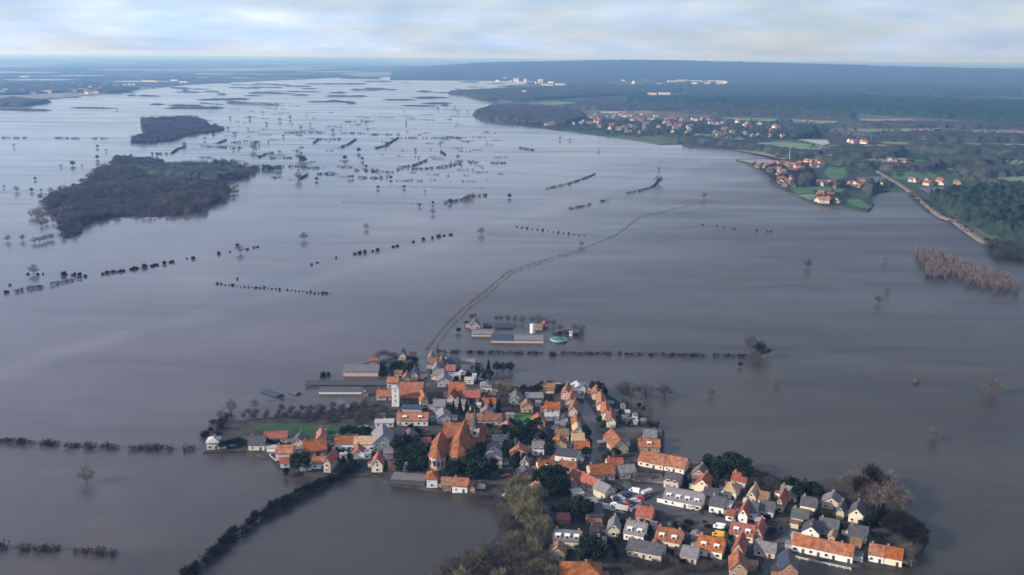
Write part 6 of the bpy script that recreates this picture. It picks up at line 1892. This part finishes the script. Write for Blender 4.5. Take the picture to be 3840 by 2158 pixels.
RN = {'brown': 'brown', 'orange': 'orange', 'terra': 'terracotta', 'slate': 'dark', 'grey': 'grey', 'pale': 'pale', 'red': 'red'}
for poly, z, n, where, sc in [
    ([(1350, 700), (1780, 670), (2200, 660), (2574, 690), (2574, 825), (2200, 815), (1900, 775), (1500, 745)], Z3, 64, 'of the long village on the right bank', 1.25),
    ([(1780, 680), (1980, 690), (1960, 740), (1800, 730)], Z3, 12, 'of the long village on the right bank', 1.3),
    ([(0, 700), (380, 710), (800, 770), (760, 850), (400, 830), (0, 810)], Z4, 36, 'ending the long village on the right bank', 1.2),
    ([(560, 1060), (720, 1030), (900, 1050), (930, 1095), (840, 1150), (680, 1110)], Z4, 20, 'of the shore village on the near right bank', 1.1),
    ([(720, 1160), (860, 1130), (870, 1210), (790, 1215), (740, 1200)], Z4, 9, 'below the shore village on the near right bank', 1.0),
    ([(1010, 1270), (1200, 1268), (1220, 1330), (1060, 1335)], Z4, 11, 'of the hamlet on the flooded meadow spit', 1.0),
    ([(1030, 1185), (1240, 1195), (1540, 1185), (1540, 1220), (1200, 1225), (1040, 1208)], Z4, 13, 'of the line of houses above the green shore meadow', 1.0),
    ([(930, 1010), (1060, 1030), (1060, 1075), (960, 1070)], Z4, 7, 'behind the shore village on the near right bank', 1.0),
    ([(1690, 1165), (2150, 1180), (2140, 1210), (1800, 1205)], Z4, 10, 'beside the long blue puddle on the right', 1.0),
    ([(1180, 860), (1450, 860), (1440, 885), (1190, 885)], Z4, 5, 'in the wood behind the beige fields', 1.2),
    ([(1080, 990), (1180, 985), (1190, 1015), (1100, 1020)], Z4, 4, 'at the edge of the tree belt', 1.1),
    ([(1560, 1010), (1680, 1005), (1690, 1050), (1580, 1045)], Z4, 5, 'between the brown field and the green field', 1.1),
]:
    poly = [z(p) for p in poly]
    G = [at(x, y, 1.6) for x, y in poly]
    xs, ys = [p.x for p in G], [p.y for p in G]
    k = 0
    base = random.uniform(-0.6, 0.6)
    while k < n:
        x, y = random.uniform(min(xs), max(xs)), random.uniform(min(ys), max(ys))
        if not inside(np.array([x]), np.array([y]), [(p.x, p.y) for p in G])[0]:
            continue
        rf = random.choice(['terra', 'terra', 'brown', 'terra', 'slate', 'grey', 'brown'])
        wl = random.choice(['cream', 'pink', 'tanbrick', 'brick', 'grey'])
        far_house(Vector((x, y, 1.6)), base + random.choice([0, math.pi / 2]) + random.uniform(-0.2, 0.2), random.uniform(8, 14) * sc, random.uniform(7, 9) * sc, random.uniform(2.8, 4.6) * sc, 3.4 * sc, rf, wl,
                  'small ' + RN[rf] + ' roofed house ' + where, 'far houses ' + where)
        k += 1
for lst, z, lab, grp in [
    ([(0, 412, 120, 14), (60, 415, 140, 12), (110, 418, 120, 13), (160, 420, 60, 10), (215, 418, 90, 13), (270, 418, 130, 13), (320, 420, 80, 12)], Z4, 'long white industrial hall below the wooded ridge', 'white halls below the ridge'),
    ([(1880, 510, 70, 12), (2000, 508, 100, 14), (2050, 505, 90, 12), (2140, 500, 110, 16), (2210, 505, 90, 14), (2340, 515, 80, 12), (2440, 515, 90, 14)], Z3, 'white hall in the industrial strip beyond the far village', 'white halls of the industrial strip'),
    ([(1320, 440, 60, 14), (1530, 445, 70, 14), (1580, 448, 60, 12), (1650, 445, 90, 18), (1680, 445, 50, 12), (1900, 380, 110, 14), (1940, 390, 60, 12), (2100, 375, 90, 12), (2500, 420, 120, 14), (2550, 418, 120, 14), (1120, 425, 60, 12), (1160, 545, 45, 8), (1380, 515, 30, 26)], Z3, 'pale building of the hazy far town', 'buildings of the hazy far town'),
    ([(500, 490, 60, 12), (540, 488, 70, 12), (600, 485, 80, 12), (640, 484, 70, 12), (710, 482, 40, 12), (260, 475, 60, 9), (1110, 420, 110, 16), (1150, 422, 90, 14), (960, 445, 60, 14), (1310, 412, 80, 12), (180, 385, 90, 14), (1380, 425, 80, 12)], Z2, 'white hall of the town on the far left bank', 'halls of the far left town'),
]:
    for x, y, w, h in lst:
        px, py = z((x, y))
        far_house(at(px, py, 1.6), random.uniform(-0.1, 0.1), w * 0.6, 26, h * 0.75, 0, 'pale', 'cream', lab, grp, True)
for (x, y, w, h), lab in zip([(1388, 440, 16, 36), (1352, 440, 40, 18), (1505, 425, 30, 24)], ['tall white tower block of the hazy far town', 'white block at the foot of the tall tower block', 'second lower white tower block of the hazy far town']):
    px, py = Z3((x, y))
    far_house(at(px, py, 1.6), 0.1, w, 25, h, 0, 'pale', 'white', lab, None, True)


for i in range(34):
    px, py = Z3((random.uniform(1050, 2900), random.uniform(375, 440)))
    far_house(at(px, py, 1.6), random.uniform(-0.3, 0.3), random.uniform(18, 45), 20, random.uniform(8, 14), 0, 'pale', 'cream', 'pale low building of the hazy far town', 'low buildings of the hazy far town', True)
for i in range(36):
    px, py = Z2((random.uniform(0, 1050), random.uniform(440, 512)))
    far_house(at(px, py, 1.6), random.uniform(-0.4, 0.4), random.uniform(14, 26), 12, random.uniform(6, 9), 6, random.choice(['terra', 'slate', 'pale']), 'cream', 'small pale house of the hazy town on the far left bank', 'houses of the far left town')


def mast(x, y, h, label, r=1.0):
    root = tag(link('chimney_mast', None, loc=at(x, y, 1.6)), label, 'chimney')
    b = MB()
    b.cone(0, 0, -1, h, r, r * 0.6, 10)
    link('shaft', b.mesh('shaft', WALL['grey']), root)
    b = MB()
    b.cone(0, 0, h, h + 1.2, r * 0.75, r * 0.75, 10)
    link('cap', b.mesh('cap', WALL['white']), root)


mast(2960, 598, 22, 'thin pale chimney beside the shore village', 0.65)
for poly, z, n, lab in [
    ([(1180, 690), (1780, 680), (2574, 720), (2574, 845), (2200, 840), (1600, 770), (1200, 725)], Z3, 700, 'bare trees between the houses of the long village'),
    ([(0, 735), (700, 780), (860, 850), (400, 870), (0, 830)], Z4, 330, 'bare trees between the houses ending the long village'),
    ([(540, 1050), (900, 1040), (1000, 1100), (900, 1220), (740, 1205), (600, 1110)], Z4, 230, 'bare trees between the houses of the shore village'),
    ([(1000, 1180), (1560, 1180), (1560, 1235), (1100, 1225)], Z4, 90, 'bare trees along the houses above the green shore meadow'),
    ([(990, 1265), (1240, 1265), (1250, 1335), (1030, 1345)], Z4, 70, 'bare trees of the hamlet on the meadow spit'),
    ([(900, 880), (2574, 1020), (2574, 1130), (1700, 1150), (1200, 1120), (1000, 1000)], Z4, 330, 'scattered bare trees and scrub between the fields on the right'),
    ([(0, 690), (2574, 790), (2574, 900), (1000, 860), (0, 760)], Z4, 420, 'scattered trees beyond the long village'),
]:
    pl = []
    G = [at(*z(p), 1.6) for p in poly]
    xs, ys = [p.x for p in G], [p.y for p in G]
    pg = [(p.x, p.y) for p in G]
    while len(pl) < n:
        x, y = random.uniform(min(xs), max(xs)), random.uniform(min(ys), max(ys))
        if inside(np.array([x]), np.array([y]), pg)[0]:
            pl.append((x, y, 1.5, random.uniform(5, 10) / 10))
    merged('tree_scatter', thin_bare, pl, M_WOODS, lab)
# the harbour spits of the shore village
for pix, lab in [([(400, 1004), (620, 1000), (900, 1030), (980, 1060), (760, 1040), (520, 1030)], 'pale quay of the shore village'), ([(380, 925), (480, 935), (820, 992), (760, 1000), (500, 950)], 'narrow sandy spit in front of the shore village')]:
    sheet('quay', [Z4(p) for p in pix], 1.75, M_PAVE, lab)

# ------------------------------------------------------------------ haze
b = MB()
b.box(-39000, 39000, -1800, 45500, -2.5, 200.0)
hz_m = bpy.data.materials.new('haze')
hz_m.use_nodes = True
t = hz_m.node_tree
t.nodes.clear()
o_ = t.nodes.new('ShaderNodeOutputMaterial')
v_ = t.nodes.new('ShaderNodeVolumePrincipled')
v_.inputs['Color'].default_value = (0.24, 0.52, 1.0, 1)
v_.inputs['Absorption Color'].default_value = (1, 1, 1, 1)
v_.inputs['Density'].default_value = 0.0001
v_.inputs['Anisotropy'].default_value = 0.42
t.links.new(v_.outputs['Volume'], o_.inputs['Volume'])
hz = link('haze', b.mesh('haze', hz_m))
tag(hz, 'pale blue haze over the whole valley', kind='stuff')
print('houses', NH, 'trees/bushes', NT, 'objects', len(bpy.data.objects), 'tris', sum(len(m.polygons) for m in bpy.data.meshes))
